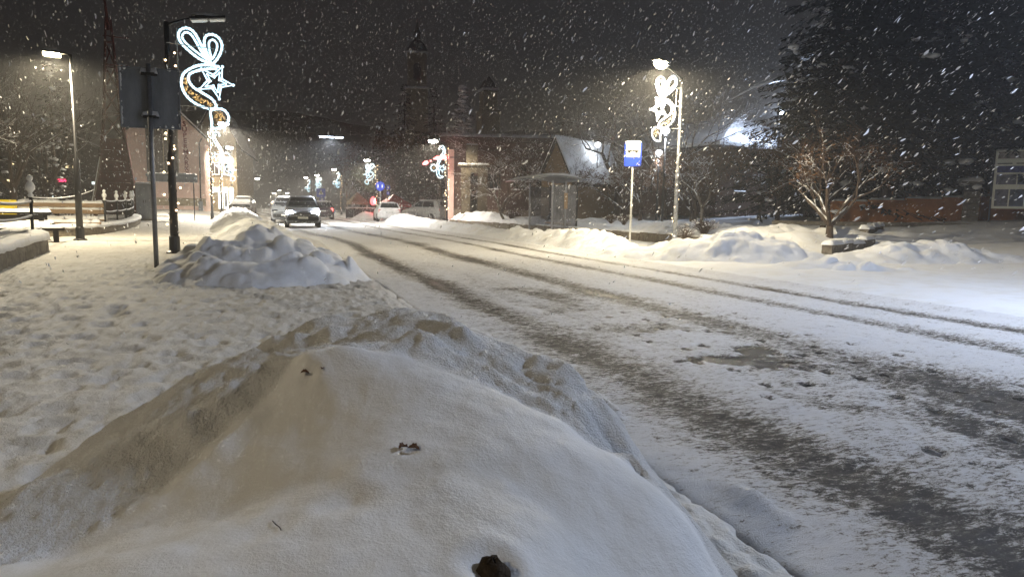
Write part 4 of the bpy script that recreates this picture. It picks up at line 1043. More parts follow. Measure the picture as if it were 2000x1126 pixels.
for k in range(9):
    q = k/8; xx = -1.15+2.65*q; zz = 2.40+.16*math.sin(math.pi*q)
    rings.append([(xx, -.35, zz), (xx, 3.75, zz), (xx, 3.75, zz+.05), (xx, -.35, zz+.05)])
    e = .02+.09*math.sin(math.pi*min(1, max(0, q)))**.5
    sr.append([(xx, -.33+3.9*j/12, zz+.05+(0 if j in (0, 12) else e*(1+.5*float(fbm(k*.6, j*.8, 3, 3))))) for j in range(13)])
mb = MB(); mb.loft(rings); rf = mb.build('roof', M['pole_grey'], t, True)
mb = MB(); v = [p for rg_ in sr for p in rg_]; mb.add(v, [(k*13+j, k*13+j+1, k*13+14+j, k*13+13+j) for k in range(8) for j in range(12)]); mb.build('snow_cap', M['snow'], rf, True)
mb = MB(); mb.bbox((.85, 1.7, .48), (.38, 2.6, .05), .01); mb.build('bench_seat', M['wood'], t)
for yy_ in (.7, 2.7):
    mb = MB(); mb.bbox((.95, yy_, .24), (.08, .08, .46), .01); mb.build('bench_leg', M['pole_black'], t)
mb = MB(); mb.box((.62, -.045, 1.5), (.16, .01, .7)); mb.build('timetable_board', M['wood'], t)

# ------------------------------------------------------------------ buildings
def letter(ch, size, mat_, parent, loc, rot=(math.pi/2, 0, 0), depth=.05):
    c = bpy.data.curves.new('letter', 'FONT'); c.body = ch; c.size = size; c.extrude = depth/2; c.align_x = 'CENTER'; c.align_y = 'CENTER'; c.offset = .012
    o = bpy.data.objects.new('tmp_letter', c); COL.objects.link(o)
    dg = bpy.context.evaluated_depsgraph_get(); me = bpy.data.meshes.new_from_object(o.evaluated_get(dg))
    bpy.data.objects.remove(o); me.materials.clear(); me.materials.append(mat_)
    o = bpy.data.objects.new('letter', me); COL.objects.link(o); o.parent = parent; o.location = loc; o.rotation_euler = rot
    return o
def window(parent, c, w, h, n, lit=None, bars=(1, 1), frame='white_paint', glass='glass_dark', sill=True):
    """window set in a wall; n = outward direction in the parent's xy"""
    n = Vector((n[0], n[1], 0)).normalized(); a = Vector((-n.y, n.x, 0)); rz = math.atan2(a.y, a.x); c = Vector(c)
    mb = MB()
    for s_ in (-1, 1):
        mb.box(c+a*(s_*w/2)+n*.03, (.07, .08, h+.07), rz); mb.box(c+Vector((0, 0, s_*h/2))+n*.028, (w-.07, .08, .07), rz)
    for k in range(1, bars[0]): mb.box(c+a*(w*(k/bars[0]-.5))+n*.026, (.04, .06, h-.07), rz)
    for k in range(1, bars[1]): mb.box(c+Vector((0, 0, h*(k/bars[1]-.5)))+n*.024, (w-.07, .06, .04), rz)
    fr = mb.build('window', M[frame], parent)
    mb = MB(); mb.box(c+n*.006, (w-.02, .02, h-.02), rz); mb.build('pane', M[lit] if lit else M[glass], fr)
    if sill:
        mb = MB(); mb.box(c+Vector((0, 0, -h/2-.07))+n*.07, (w+.2, .16, .05), rz); mb.build('sill', M['concrete'], fr)
        mb = MB(); mb.snow(c+Vector((0, 0, -h/2-.045))+n*.07, (w+.18, .14, .06), rz, 4, .08); mb.build('snow_cap', M['snow'], fr, True)
    return fr
def gable_house(name, label, loc, rz, w, d, eave, apex, wall, group=None, over=.35, cat='building', snow_th=.16, hip=0.0, wmat2=None):
    """gable end faces local -Y; width along X, ridge along Y"""
    t = thing(name, label, cat, (loc[0], loc[1], Tz(*loc)-.15), rz, group)
    poly = [(-w/2, 0), (w/2, 0), (w/2, eave), (0, apex), (-w/2, eave)] if hip == 0 else [(-w/2, 0), (w/2, 0), (w/2, eave), (-w/2, eave)]
    mb = MB(); mb.prism(poly, (0, d, 0), XA, ZA, d); mb.build('wall', M[wall], t)
    sl = (apex-eave)/(w/2); ow = w/2+over; oz = eave-over*sl; y0, y1 = -over, d+over
    def roof(th, off, ex=0.0):
        mb = MB(); z = off; hy = hip
        for s_ in (-1, 1):
            a = [(s_*(ow-ex), y0+ex, oz+z), (0, y0+hy+ex, apex+z), (0, y1-hy-ex, apex+z), (s_*(ow-ex), y1-ex, oz+z)]
            top = [(p[0], p[1], p[2]+th) for p in a]
            mb.add(a+top, [(0, 1, 2, 3), (7, 6, 5, 4), (0, 4, 5, 1), (1, 5, 6, 2), (2, 6, 7, 3), (3, 7, 4, 0)])
        if hip:
            for yy_, s_ in ((y0+ex, 1), (y1-ex, -1)):
                a = [(-(ow-ex), yy_, oz+z), ((ow-ex), yy_, oz+z), (0, yy_+s_*hy, apex+z)]
                top = [(p[0], p[1], p[2]+th) for p in a]
                mb.add(a+top, [(0, 1, 2), (5, 4, 3), (0, 3, 4, 1), (1, 4, 5, 2), (2, 5, 3, 0)])
        return mb
    rf = roof(.12, .01).build('roof', M['roof_dark'], t)
    roof(snow_th, .135, .04).build('snow_cover', M['snow'], rf)
    return t

# supermarket
bx, by = -7.2, 60.0
t = gable_house('supermarket_building', 'pink plastered supermarket building with red vertical lettering on its gable', (bx, by), 0, 5.5, 13, 5.85, 8.6, 'plaster_pink')
mb = MB(); mb.box((-1.05, -.03, 5.2), (.45, .05, 4.6)); mb.build('dark_pilaster', M['plaster_dark'], t)
mb = MB(); mb.box((.05, -.02, 5.0), (1.7, .03, 4.1)); dg_ = mb.build('display_window', M['glass_brown'], t)
for xx in (-.82, -.1, .92):
    mb = MB(); mb.box((xx, -.06, 5.0), (.07, .06, 4.16)); mb.build('mullion', M['plaster_tan'], dg_)
for zz in (4.3, 5.8): 
    mb = MB(); mb.box((.05, -.055, zz), (1.62, .05, .05)); mb.build('transom', M['plaster_dark'], dg_)
mb = MB(); mb.bbox((0, -.35, 2.75), (2.6, .7, .16), .02); cn = mb.build('canopy', M['panel_grey'], t)
mb = MB(); mb.snow((0, -.35, 2.83), (2.6, .7, .10), 0, 5, .1); mb.build('snow_cap', M['snow'], cn, True)
mb = MB(); mb.box((0, -.02, .75), (5.56, .06, .6)); mb.build('plinth', M['plaster_tan'], t)
for k, ch in enumerate('SUPERMARKET'): letter(ch, .50, M['red_letter'], t, (1.42+.010*k, -.05, 6.72-k*.425))
mb = MB(); mb.tube([(2.62, -.06, 5.7), (2.45, -.08, 5.3), (2.42, -.08, .2)], .05, 8); mb.build('drainpipe', M['pole_black'], t, True)
mb = MB(); mb.bbox((2.42, -.16, .45), (.3, .3, .75), .02); mb.build('drain_box', M['panel_grey'], t)
# shop building behind it
t = gable_house('shop_building', 'tall narrow shop building with posters and a lit shop front beyond the supermarket', (-4.0, 66.5), R(-4), 3.4, 16, 6.4, 9.6, 'plaster_tan', over=.5)
mb = MB(); mb.prism(rrect(.62, .9, .02), (-.85, -.03, 4.9), XA, ZA, .03); p_ = mb.build('poster', M['white_sign'], t)
mb = MB(); mb.ball((-.85, -.065, 4.95), (.22, .012, .25), 8, 5, .3, 4); mb.build('poster_picture', M['red_paint'], p_)
mb = MB(); mb.prism(rrect(.62, 1.1, .02), (-.85, -.03, 3.7), XA, ZA, .03); mb.build('poster', M['glass_brown'], t)
mb = MB(); mb.prism(rrect(.8, .80, .02), (-.78, -.03, 2.72), XA, ZA, .05); p_ = mb.build('red_sign', M['red_paint'], t)
mb = MB(); mb.prism([(a*.11, b*.11) for a, b in disc(14)], (-.78, -.085, 2.58), XA, ZA, .01); mb.build('white_emblem', M['white_sign'], p_)
mb = MB(); mb.box((-.78, -.085, 2.83), (.66, .01, .03)); mb.build('white_line', M['white_sign'], p_)
mb = MB(); mb.bbox((-.05, -.08, 2.05), (.75, .16, .42), .02); mb.build('lit_sign_box', M['shop_lit'], t)
for xx in (.3, .75, 1.2):
    mb = MB(); mb.box((xx, -.02, 1.35), (.34, .04, 1.9)); mb.build('lit_window', M['shop_lit'], t)
mb = MB(); mb.box((.75, -.06, 1.2), (.2, .03, 1.2)); mb.build('door', M['panel_grey'], t)
for xx, zz in ((-.4, 3.9), (.7, 3.9), (.7, 5.4)): window(t, (xx+.3, 0, zz), .7, 1.0, (0, -1), None, (2, 1))
# dark house with small lights in the park
t = gable_house('dark_house', 'unlit dark house far behind the park with a few lit windows and a pink sign', (-18, 67), R(8), 12, 9, 4.6, 7.2, 'plaster_dark')
for xx, zz, w_, m_ in ((-1.2, 3.6, .35, 'window_lit'), (2.6, 3.5, .4, 'window_lit'), (3.0, 3.5, .2, 'window_lit'), (-1.5, 2.2, .3, 'window_lit'), (1.1, 2.3, .2, 'window_lit'), (1.0, .95, .32, 'shop_lit'), (1.5, .95, .25, 'shop_lit'), (4.4, 2.2, .35, 'shop_lit')):
    window(t, (xx, 0, zz), w_, .28, (0, -1), m_, sill=False, frame='plaster_dark')
mb = MB(); mb.bbox((1.95, -.08, 2.35), (.95, .1, .24), .03); mb.build('pink_sign', M['pink_lit'], t)

# old flat-roofed building behind the shelter
A_, B_ = Vector((12.3, 49.2, 0)), Vector((20.6, 46.2, 0)); ang = math.atan2(B_.y-A_.y, B_.x-A_.x); Lw = (B_-A_).length
t = thing('flat_roofed_building', 'dark brown flat-roofed building with a snow line along its cornice', 'building', (A_.x, A_.y, .2), ang)
mb = MB(); mb.box((Lw/2, 5, 2.9), (Lw, 10, 5.9)); mb.build('wall', M['brick'], t)
mb = MB(); mb.bbox((Lw/2, 4.9, 5.8), (Lw+.7, 10.7, .34), .05); cn = mb.build('cornice', M['plaster_dark'], t)
mb = MB(); mb.bbox((Lw/2, -.02, 5.1), (Lw+.1, .1, .16), .02); mb.build('string_course', M['plaster_dark'], t)
mb = MB(); mb.snow((Lw/2, 4.9, 5.97), (Lw+.8, 10.8, .22), 0, 4, .2); mb.build('snow_cap', M['snow'], cn, True)
for k in range(4):
    window(t, (1.6+k*1.9, 0, 3.2), .95, 1.7, (0, -1), None, (2, 3), frame='plaster_dark')
mb = MB(); mb.box((.35, -.06, 2.6), (.55, .14, 5.0)); mb.build('corner_pilaster', M['plaster_pink'], t)  # pink colour stands in for red light on this corner wall
mb = MB(); mb.box((Lw/2, -.05, .5), (Lw, .12, .7)); mb.build('plinth', M['stone'], t)

# stone portal with stepped top
x, y = 13.05, 44.4
t = thing('stone_portal', 'tan stone entrance portal with a stepped top and a narrow dark door', 'portal', (x, y, Tz(x, y)-.1), R(-17))
for s_ in (-1, 1):
    mb = MB(); mb.bbox((s_*.55, 0, 1.6), (.62, .6, 3.2), .03); mb.build('pier', M['portal'], t)
mb = MB(); mb.bbox((0, 0, 3.36), (1.72, .62, .40), .03); mb.build('lintel', M['portal'], t)
mb = MB(); mb.box((0, -.02, 1.5), (.5, .1, 3.0)); dr = mb.build('door', M['wood_dark'], t)
mb = MB(); mb.box((0, -.085, 1.75), (.32, .03, .9)); mb.build('door_pane', M['glass_dark'], dr)
mb = MB(); mb.bbox((0, 0, 3.64), (2.1, .8, .14), .03); lg = mb.build('ledge', M['portal'], t)
mb = MB(); mb.snow((0, 0, 3.71), (2.1, .8, .10), 0, 6, .07); mb.build('snow_cap', M['snow'], lg, True)
mb = MB(); mb.bbox((-.15, .05, 4.35), (.78, .5, 1.28), .03); mb.build('top_block', M['portal'], t)
mb = MB(); mb.bbox((-.15, -.21, 4.62), (.6, .03, .5), .008); mb.build('inscription_panel', M['stone'], t)
mb = MB(); mb.snow((-.15, .05, 4.99), (.8, .52, .08), 0, 7, .07); mb.build('snow_cap', M['snow'], t, True)
# red tube sign
t = thing('tube_sign', 'glowing red tube sign on a bracket beside the stone portal', 'neon sign', (11.35, 46.6, 4.5), R(-15))
mb = MB(); mb.tube([(-.52, 0, -.08), (-.3, 0, -.02), (.3, 0, .04), (.52, 0, .03)], [.06, .13, .15, .09], 10); mb.build('tube', M['red_lit'], t, True)
mb = MB(); mb.tube([(-1.25, .05, -.46), (-1.05, .05, -.36), (-.88, .05, -.28)], [.07, .15, .09], 10); mb.build('tube', M['red_lit'], t, True)
mb = MB(); mb.tube([(-.78, .03, -.24), (-.66, .03, -.2)], .06, 8); mb.build('tube', M['red_lit'], t, True)
mb = MB(); mb.tube([(.5, .1, .05), (1.2, .6, .1)], .03, 6); mb.tube([(-1.1, .1, -.4), (.5, .1, .05)], .02, 6); mb.build('bracket', M['black_iron'], t)
lamp_light(t, (.2, -.3, -.1), 28, (1, .06, .05), kind='POINT', rad=.2, name='sign_light')

# gabled kiosk
t = gable_house('gabled_kiosk', 'little gabled kiosk with a steep bluish snowy roof behind the bus shelter', (15.5, 36.3), R(-54.6), 2.0, 6.0, 2.75, 4.75, 'wood', over=.25, cat='kiosk')
for k in range(9):
    mb = MB(); w_ = 1.0*(1-max(0, (k*.5-2.6))/2.0); mb.box((0, -.02, .3+k*.5), (max(.3, 1.98*min(1, (4.6-(.3+k*.5))/1.95)), .03, .46)); mb.build('board', M['wood'], t)
mb = MB(); mb.box((0, -.06, 1.3), (.8, .04, 1.9)); mb.build('shutter', M['wood_dark'], t)
# large house
t = gable_house('large_house', 'large dark house with a hipped roof thick with snow behind the bare trees', (30.4, 35.8), R(12), 11, 13, 4.2, 6.2, 'brick', over=.7, hip=4.2, snow_th=.2)
for xx in (-3.5, -1.2, 1.2, 3.5): window(t, (xx, 0, 2.2), 1.0, 1.3, (0, -1), None, (2, 2), frame='plaster_dark')
for yy_ in (2.5, 6, 9.5): window(t, (-5.5, yy_, 2.2), 1.0, 1.3, (-1, 0), None, (2, 2), frame='plaster_dark')
mb = MB(); mb.bbox((-1.5, 8, 6.3), (.6, .6, 1.3), .02); ch = mb.build('chimney', M['brick'], t)
mb = MB(); mb.snow((-1.5, 8, 6.95), (.64, .64, .14), 0, 4, .08); mb.build('snow_cap', M['snow'], ch, True)
# house with ochre ground floor on the right
t = gable_house('ochre_house', 'dark house with an ochre base behind the picture board', (40, 27.5), R(-60), 14, 9, 3.6, 6.0, 'plaster_dark', over=.5)
mb = MB(); mb.box((0, -.06, .95), (14.1, .14, 1.5)); mb.build('ochre_base', M['orange_wall'], t)
for xx, zz, m_ in ((.6, 2.9, 'window_lit'), (-2.5, 2.6, None), (3.6, 2.6, None)): window(t, (xx, 0, zz), .5 if m_ else 1.1, .3 if m_ else 1.2, (0, -1), m_, (2, 1))
t = thing('garden_wall', 'low ochre garden wall below the dark trees beside the picture board', 'wall', (0, 0, 0))
rg = random.Random(3)
for k in range(9):
    q = k/9; a = (23.0+1.5*k, 23.7-.54*k); b = (23.0+1.5*(k+1), 23.7-.54*(k+1)); c = ((a[0]+b[0])/2, (a[1]+b[1])/2)
    rz = math.atan2(b[1]-a[1], b[0]-a[0])
    mb = MB(); mb.bbox((c[0], c[1], Tz(*c)+.45), (1.58, .2, 1.1), .02, rz); p_ = mb.build('wall_panel', M['orange_wall'], t)
    mb = MB(); mb.snow((c[0], c[1], Tz(*c)+1.0), (1.58, .26, .08), rz, k, .1); mb.build('snow_cap', M['snow'], p_, True)
x, y = 28.35, 21.45
t = thing('stone_pillar', 'square grey stone pillar with a wide cap beside the picture board', 'pillar', (x, y, Tz(x, y)-.1), R(-50))
for k in range(6):
    mb = MB(); mb.bbox((0, 0, .14+k*.27), (.58+.02*(k % 2), .58-.02*(k % 2), .26), .015); mb.build('stone_course', M['concrete'], t)
mb = MB(); mb.bbox((0, 0, 1.70), (.82, .82, .12), .02); cp = mb.build('cap', M['concrete'], t)
mb = MB(); mb.snow((0, 0, 1.76), (.82, .82, .16), 0, 3, .08); mb.build('snow_cap', M['snow'], cp, True)
# picture board
x, y = 28.2, 20.5
t = thing('picture_board', 'large outdoor board of rows of photographs on a steel frame', 'notice board', (x, y, Tz(x, y)-.1), R(-52))
zb = 1.50-Tz(x, y)+.1; W_ = 3.2; H_ = 2.35
for s_ in (0, 1):
    mb = MB(); mb.bbox((s_*W_, 0, (zb+H_)/2), (.07, .07, zb+H_), .005); mb.build('post', M['pole_black'], t)
mb = MB(); mb.box((W_/2, 0, zb+H_/2), (W_-.08, .04, H_)); pan = mb.build('panel', M['white_sign'], t)
phm = [mat('printed_photo_%d' % k, c, .5, .3, .6, 5) for k, c in enumerate(((.16, .16, .20), (.10, .12, .17), (.30, .27, .24), (.19, .22, .16), (.09, .10, .24)))]
k = 0
for (z0_, z1_, ws) in ((.10, .78, (.5, .52, .5, .55, .6)), (.98, 1.38, (.72, .72, .72, .6)), (1.46, 1.72, (.95, .95, .9)), (2.02, 2.3, (1.0, 1.0, 1.0))):
    xx = .1
    for w_ in ws:
        mb = MB(); mb.box((xx+w_/2, -.024, zb+(z0_+z1_)/2), (w_-.05, .006, z1_-z0_)); mb.build('photograph', phm[k % 5], pan); xx += w_; k += 1
mb = MB()
for xx, w_ in ((.12, .5), (.75, 1.1), (1.95, 1.0)): mb.box((xx+w_/2, -.024, zb+1.82), (w_, .006, .035))
mb.build('caption_line', M['black_print'], pan)
mb = MB(); mb.snow((W_/2, 0, zb+H_), (W_, .1, .05), 0, 3, .08); mb.build('snow_cap', M['snow'], t, True)

# terrace with tents past the parked cars
for (x, y, w_, h_, m_, lb) in ((8.1, 66, 1.4, 2.2, 'plaster_tan', 'beige pyramid terrace tent left of the white estate car'), (11.0, 63, 2.2, 2.0, 'red_paint', 'red pyramid terrace tent behind the white estate car')):
    t = thing('terrace_tent', lb, 'tent', (x, y, Tz(x, y)-.02), R(10))
    for sx, sy in CS:
        mb = MB(); mb.tube([(sx*w_/2, sy*w_/2, 0), (sx*w_/2, sy*w_/2, h_-.6)], .03, 6); mb.build('pole', M['pole_pale'], t)
    e = w_/2+.1
    mb = MB(); mb.add([(-e, -e, h_-.65), (e, -e, h_-.65), (e, e, h_-.65), (-e, e, h_-.65), (0, 0, h_+.25), (-e, -e, h_-.9), (e, -e, h_-.9), (e, e, h_-.9), (-e, e, h_-.9), (0, 0, h_+.2)],
                      [(0, 1, 4), (1, 2, 4), (2, 3, 4), (3, 0, 4), (0, 5, 6, 1), (1, 6, 7, 2), (2, 7, 8, 3), (3, 8, 5, 0), (9, 6, 5), (9, 7, 6), (9, 8, 7), (9, 5, 8)]); mb.build('canopy', M[m_], t)
t = thing('red_lantern', 'glowing red lantern on the terrace left of the white estate car', 'lantern', (9.0, 62.2, Tz(9, 62.2)))
mb = MB(); mb.tube([(0, 0, 0), (0, 0, 1.2)], .03, 6); mb.build('post', M['black_iron'], t)
mb = MB(); mb.lathe([(.1, 1.2), (.26, 1.4), (.24, 1.7), (.05, 1.95)], (0, 0, 0), 10); mb.build('lantern_glass', M['red_lit'], t, True)
lamp_light(t, (.35, -.4, 1.5), 60, (1, .06, .07), kind='POINT', rad=.2, name='lantern_light')
t = thing('terrace_fence', 'dark low terrace fence with a snowy rail beyond the white estate car', 'fence', (6.9, 64.5, Tz(6.9, 64.5)), R(-12))
for k in range(9):
    mb = MB(); mb.bbox((.35+k*.75, 0, .45), (.62, .05, .75), .01); mb.build('panel', M['wood_dark'], t)
    mb = MB(); mb.bbox((k*.75, 0, .5), (.07, .07, 1.0), .01); mb.build('post', M['wood_dark'], t)
mb = MB(); mb.bbox((3.3, 0, .95), (6.7, .09, .06), .01); rl = mb.build('rail', M['wood'], t)
mb = MB(); mb.snow((3.3, 0, .98), (6.7, .1, .06), 0, 4, .12); mb.build('snow_cap', M['snow'], rl, True)

# church tower, hardly seen through the snowfall
t = thing('church_tower', 'pale church tower with an arched belfry fading into the snowfall', 'church tower', (30.5, 146.9, 0), R(-12))
mb = MB(); mb.bbox((0, 0, 12.5), (4.6, 4.6, 26), .1); mb.build('shaft', M['plaster_tan'], t)
mb = MB(); mb.bbox((0, 0, 25.6), (5.4, 5.4, .5), .1); mb.build('cornice', M['plaster_white'], t)
mb = MB(); mb.bbox((0, 0, 29.2), (3.9, 3.9, 7), .1); bf = mb.build('belfry', M['plaster_tan'], t)
arch = [(-.75, 0), (.75, 0), (.75, 2.6)]+[(.75*math.cos(R(a)), 2.6+.75*math.sin(R(a))) for a in range(15, 180, 15)]+[(-.75, 2.6)]
mb = MB(); mb.prism(arch, (0, -1.94, 27.2), XA, ZA, .06); mb.build('arched_opening', M['glass_dark'], bf)
mb = MB(); mb.bbox((0, 0, 32.8), (4.6, 4.6, .4), .1); mb.build('cornice', M['plaster_white'], t)
mb = MB(); mb.lathe([(2.0, 33), (2.2, 33.6), (1.5, 34.8), (.7, 35.5), (.6, 36.6), (.75, 36.9), (.2, 38.2), (.05, 40)], (0, 0, 0), 8); mb.build('onion_roof', M['roof_dark'], t)
t = thing('roof_turret', 'dim stepped turret rising behind the pointed snowy conifer', 'turret', (36, 114.5, 0))
mb = MB(); mb.bbox((0, 0, 8.5), (3.2, 3.2, 18), .1); mb.build('shaft', M['plaster_tan'], t)
mb = MB(); mb.bbox((0, 0, 19), (2.4, 2.4, 3.4), .1); mb.build('upper_stage', M['plaster_tan'], t)
mb = MB(); mb.bbox((0, 0, 21), (2.9, 2.9, .4), .1); mb.build('cornice', M['plaster_white'], t)
mb = MB(); mb.lathe([(1.5, 21.2), (1.0, 22.2), (.1, 23.2)], (0, 0, 0), 8); mb.build('cap_roof', M['roof_dark'], t)

# ------------------------------------------------------------------ cars (front towards local -Y)
def car(label, loc, rz, paint, kind='hatch', snow_roof=.06, snow_all=False, head=False, tail=False, name='parked_car', group='cars parked beside the road', dz=0):
    t = thing(name, label, 'car', (loc[0], loc[1], Tz(*loc)+dz), rz, group)
    k = {'hatch': (1.0, 1.0), 'estate': (1.06, .98), 'suv': (1.05, 1.12)}[kind]; sl, sh = k
    body = [(-2.12, .66, .34, .62), (-2.02, .78, .26, .70), (-1.75, .85, .21, .80), (-1.2, .87, .19, .90), (-.7, .875, .19, .96), (.6, .88, .19, .98), (1.6, .87, .20, .98), (1.98, .84, .24, .97), (2.1, .78, .32, .92), (2.15, .70, .40, .82)]
    def ring(y, hw, zb, zt):
        zb *= sh; zt *= sh; zm = zb+(zt-zb)*.55; y *= sl
        r_ = [(hw*.86, zb), (hw*.97, zb+.08), (hw, zm), (hw*.985, zt-.09), (hw*.93, zt-.02), (hw*.80, zt)]
        return [(a, y, b) for a, b in r_]+[(-a, y, b) for a, b in reversed(r_)]
    mb = MB(); mb.loft([ring(*s_) for s_ in body]); bo = mb.build('body', paint, t, True)
    md = bo.modifiers.new('edge', 'EDGE_SPLIT'); md.split_angle = R(38)
    rear = {'hatch': [(1.2, 1.45), (1.72, 1.36), (1.92, 1.14), (2.02, .96)], 'estate': [(1.2, 1.46), (1.78, 1.42), (1.98, 1.18), (2.08, .96)], 'suv': [(1.2, 1.47), (1.75, 1.42), (1.95, 1.2), (2.06, .96)]}[kind]
    gh = [(-1.0, .955), (-.62, 1.19), (-.22, 1.40), (.1, 1.46), (.6, 1.48)]+rear
    mb = MB(); rg_ = []
    for y, zr in gh:
        q = (zr-.95)/.53; hb = .80; ht = .80-.21*q
        z0 = .93*sh; z1 = zr*sh; y *= sl
        rg_.append([(hb, y, z0), (ht+.02, y, z1-.05*q), (ht-.10, y, z1), (-ht+.10, y, z1), (-ht-.02, y, z1-.05*q), (-hb, y, z0)])
    mb.loft(rg_); roof_o = mb.build('cabin', paint, t, True)
    md = roof_o.modifiers.new('edge', 'EDGE_SPLIT'); md.split_angle = R(38)
    def quad(name, p, par=t, m_=M['glass_dark'], push=.012):
        p = [Vector(v) for v in p]; n = (p[1]-p[0]).cross(p[2]-p[0]).normalized()
        c = sum(p, Vector())/len(p)
        if n.dot(c-Vector((0, .4*sl, .9))) < 0: n = -n
        v = [q+n*push for q in p]+[q-n*.02 for q in p]; m4 = len(p)
        mb = MB(); mb.add(v, [tuple(range(m4)), tuple(range(2*m4-1, m4-1, -1))]+[(a, (a+1) % m4, m4+(a+1) % m4, m4+a) for a in range(m4)]); return mb.build(name, m_, par)
    S3 = lambda x, y, z: (x, y*sl, z*sh)
    quad('windscreen', [S3(-.70, -.93, 1.00), S3(.70, -.93, 1.00), S3(.56, -.27, 1.375), S3(-.56, -.27, 1.375)], m_=M['snow'] if snow_all else M['glass_dark'])
    y1, z1 = rear[1]; y2, z2 = rear[3]
    quad('rear_window', [S3(-.66, y1+(y2-y1)*.88, z1+(z2-z1)*.80), S3(.66, y1+(y2-y1)*.88, z1+(z2-z1)*.80), S3(.55, y1+(y2-y1)*.12+.035, z1+(z2-z1)*.12), S3(-.55, y1+(y2-y1)*.12+.035, z1+(z2-z1)*.12)], push=.03)
    for s_ in (-1, 1):
        for (ya, yb, yc, yd) in ((-.72, .28, .28, -.12), (.36, 1.55, 1.35, .36)):
            quad('side_window', [S3(s_*.80, ya, 1.0), S3(s_*.80, yb, 1.0), S3(s_*.635, yc, 1.37), S3(s_*.635, yd, 1.37)], push=.02)
        for yw in (-1.32, 1.30):
            mb = MB(); mb.tube([(s_*.66, yw*sl, .31), (s_*.68, yw*sl, .31), (s_*.87, yw*sl, .31), (s_*.885, yw*sl, .31)], [.27, .31, .31, .27], 18); w = mb.build('wheel', M['tyre'], t, True)
            mb = MB(); mb.tube([(s_*.86, yw*sl, .31), (s_*.892, yw*sl, .31)], [.20, .17], 12); mb.build('rim', M['rim'], w)
        mb = MB(); mb.bbox((s_*.62, -1.99*sl, .68*sh), (.34, .13, .18), .04); mb.build('headlight', M['head'] if head else M['glass_dark'], t)  # made larger than a real headlight to imitate glare
        zt_ = .80*sh
        mb = MB(); mb.bbox((s_*.70, 2.06*sl, zt_), (.17, .12, .26 if kind != 'suv' else .14), .02); mb.build('tail_light', M['tail'] if tail else M['red_paint'], t)
        mb = MB(); mb.ball((s_*.97, -.62*sl, 1.0*sh), (.10, .07, .07), 8, 5); mb.build('mirror', paint, t, True)
    for y, nm in ((-2.10, 'front_bumper'), (2.12, 'rear_bumper')):
        mb = MB(); mb.bbox((0, y*sl, .42*sh), (1.5, .12, .2), .04); mb.build(nm, paint if nm[0] == 'r' else M['tyre'], t)
    mb = MB(); mb.box((0, -2.17*sl, .46*sh), (.5, .015, .1)); mb.build('number_plate', M['white_sign'], t)
    mb = MB(); mb.box((0, 2.17*sl, .70*sh), (.5, .015, .11)); np_ = mb.build('number_plate', M['panel_grey'], t)
    mb = MB()
    for q in range(7): mb.box((-.18+q*.06, 2.18*sl, .70*sh), (.034, .006, .06))
    mb.build('plate_characters', M['white_sign'], np_)
    mb = MB(); mb.box((0, -2.09*sl, .60*sh), (.8, .03, .12)); mb.build('grille', M['tyre'], t)
    if snow_roof:
        mb = MB(); mb.snow((0, .5*sl, 1.455*sh), (1.06, 1.75*sl, snow_roof), 0, int(loc[1]*3), .12); mb.build('roof_snow', M['snow'], t, True)
    if snow_all:
        mb = MB(); mb.snow((0, -1.5*sl, .88*sh), (1.5, 1.0, .10), 0, 4, .1); mb.build('bonnet_snow', M['snow'], t, True)
    return t
dirty = car_paint('snow_spattered_dark_paint', (.035, .037, .045), .30)
cA = car('dark snow-spattered car driving with both headlights on', (1.85, 38.6), R(-2), dirty, 'suv', .0, head=True, name='moving_car', group='cars driving on the road')
for s_ in (-1, 1):
    o = lamp_light(cA, (s_*.62, -2.2, .75), 260, (.88, .92, 1), size=R(70), rad=.05, name='headlight_beam'); o.rotation_euler = (R(78), 0, 0)
mb = MB(); rg = random.Random(5)
for k in range(90):
    mb.ball((rg.uniform(-.85, .85), -2.12-.06*rg.random(), rg.uniform(.28, .72)), (rg.uniform(.01, .045), .02, rg.uniform(.01, .035)), 5, 3, .5, k)
o = mb.build('stuck_snow', M['snow'], cA); o['kind'] = 'stuff'
car('dark hatchback seen from behind with a red tail light glowing', (4.45, 60), R(178), car_paint('dark_plum_paint', (.03, .018, .022)), 'hatch', .07, tail=True, name='moving_car', group='cars driving on the road')
cC = car('snow-roofed car following the one with headlights, its amber lamp showing', (1.25, 47.5), R(-2), car_paint('grey_paint', (.10, .11, .12)), 'suv', .08, name='moving_car', group='cars driving on the road')
mb = MB(); mb.lathe([(.11, 0), (.12, .12), (.06, .2)], (-.74, -.2, 1.18), 10); mb.build('amber_lamp', M['amber'], cC, True)
car('white estate car parked beyond the low snow bank, dark rear window', (8.75, 53.4), R(176), car_paint('white_car_paint', (.48, .49, .50)), 'estate', .04)
car('pale grey snow-dusted SUV parked beside the round leafy tree', (12.2, 55), R(212), car_paint('pale_grey_car_paint', (.19, .20, .19), .35), 'suv', .05)
car('car wholly covered in snow parked behind the ploughed ridge', (-1.75, 62.5), R(-6), car_paint('dull_silver_paint', (.20, .20, .19), .4), 'hatch', .10, snow_all=True, dz=.12)

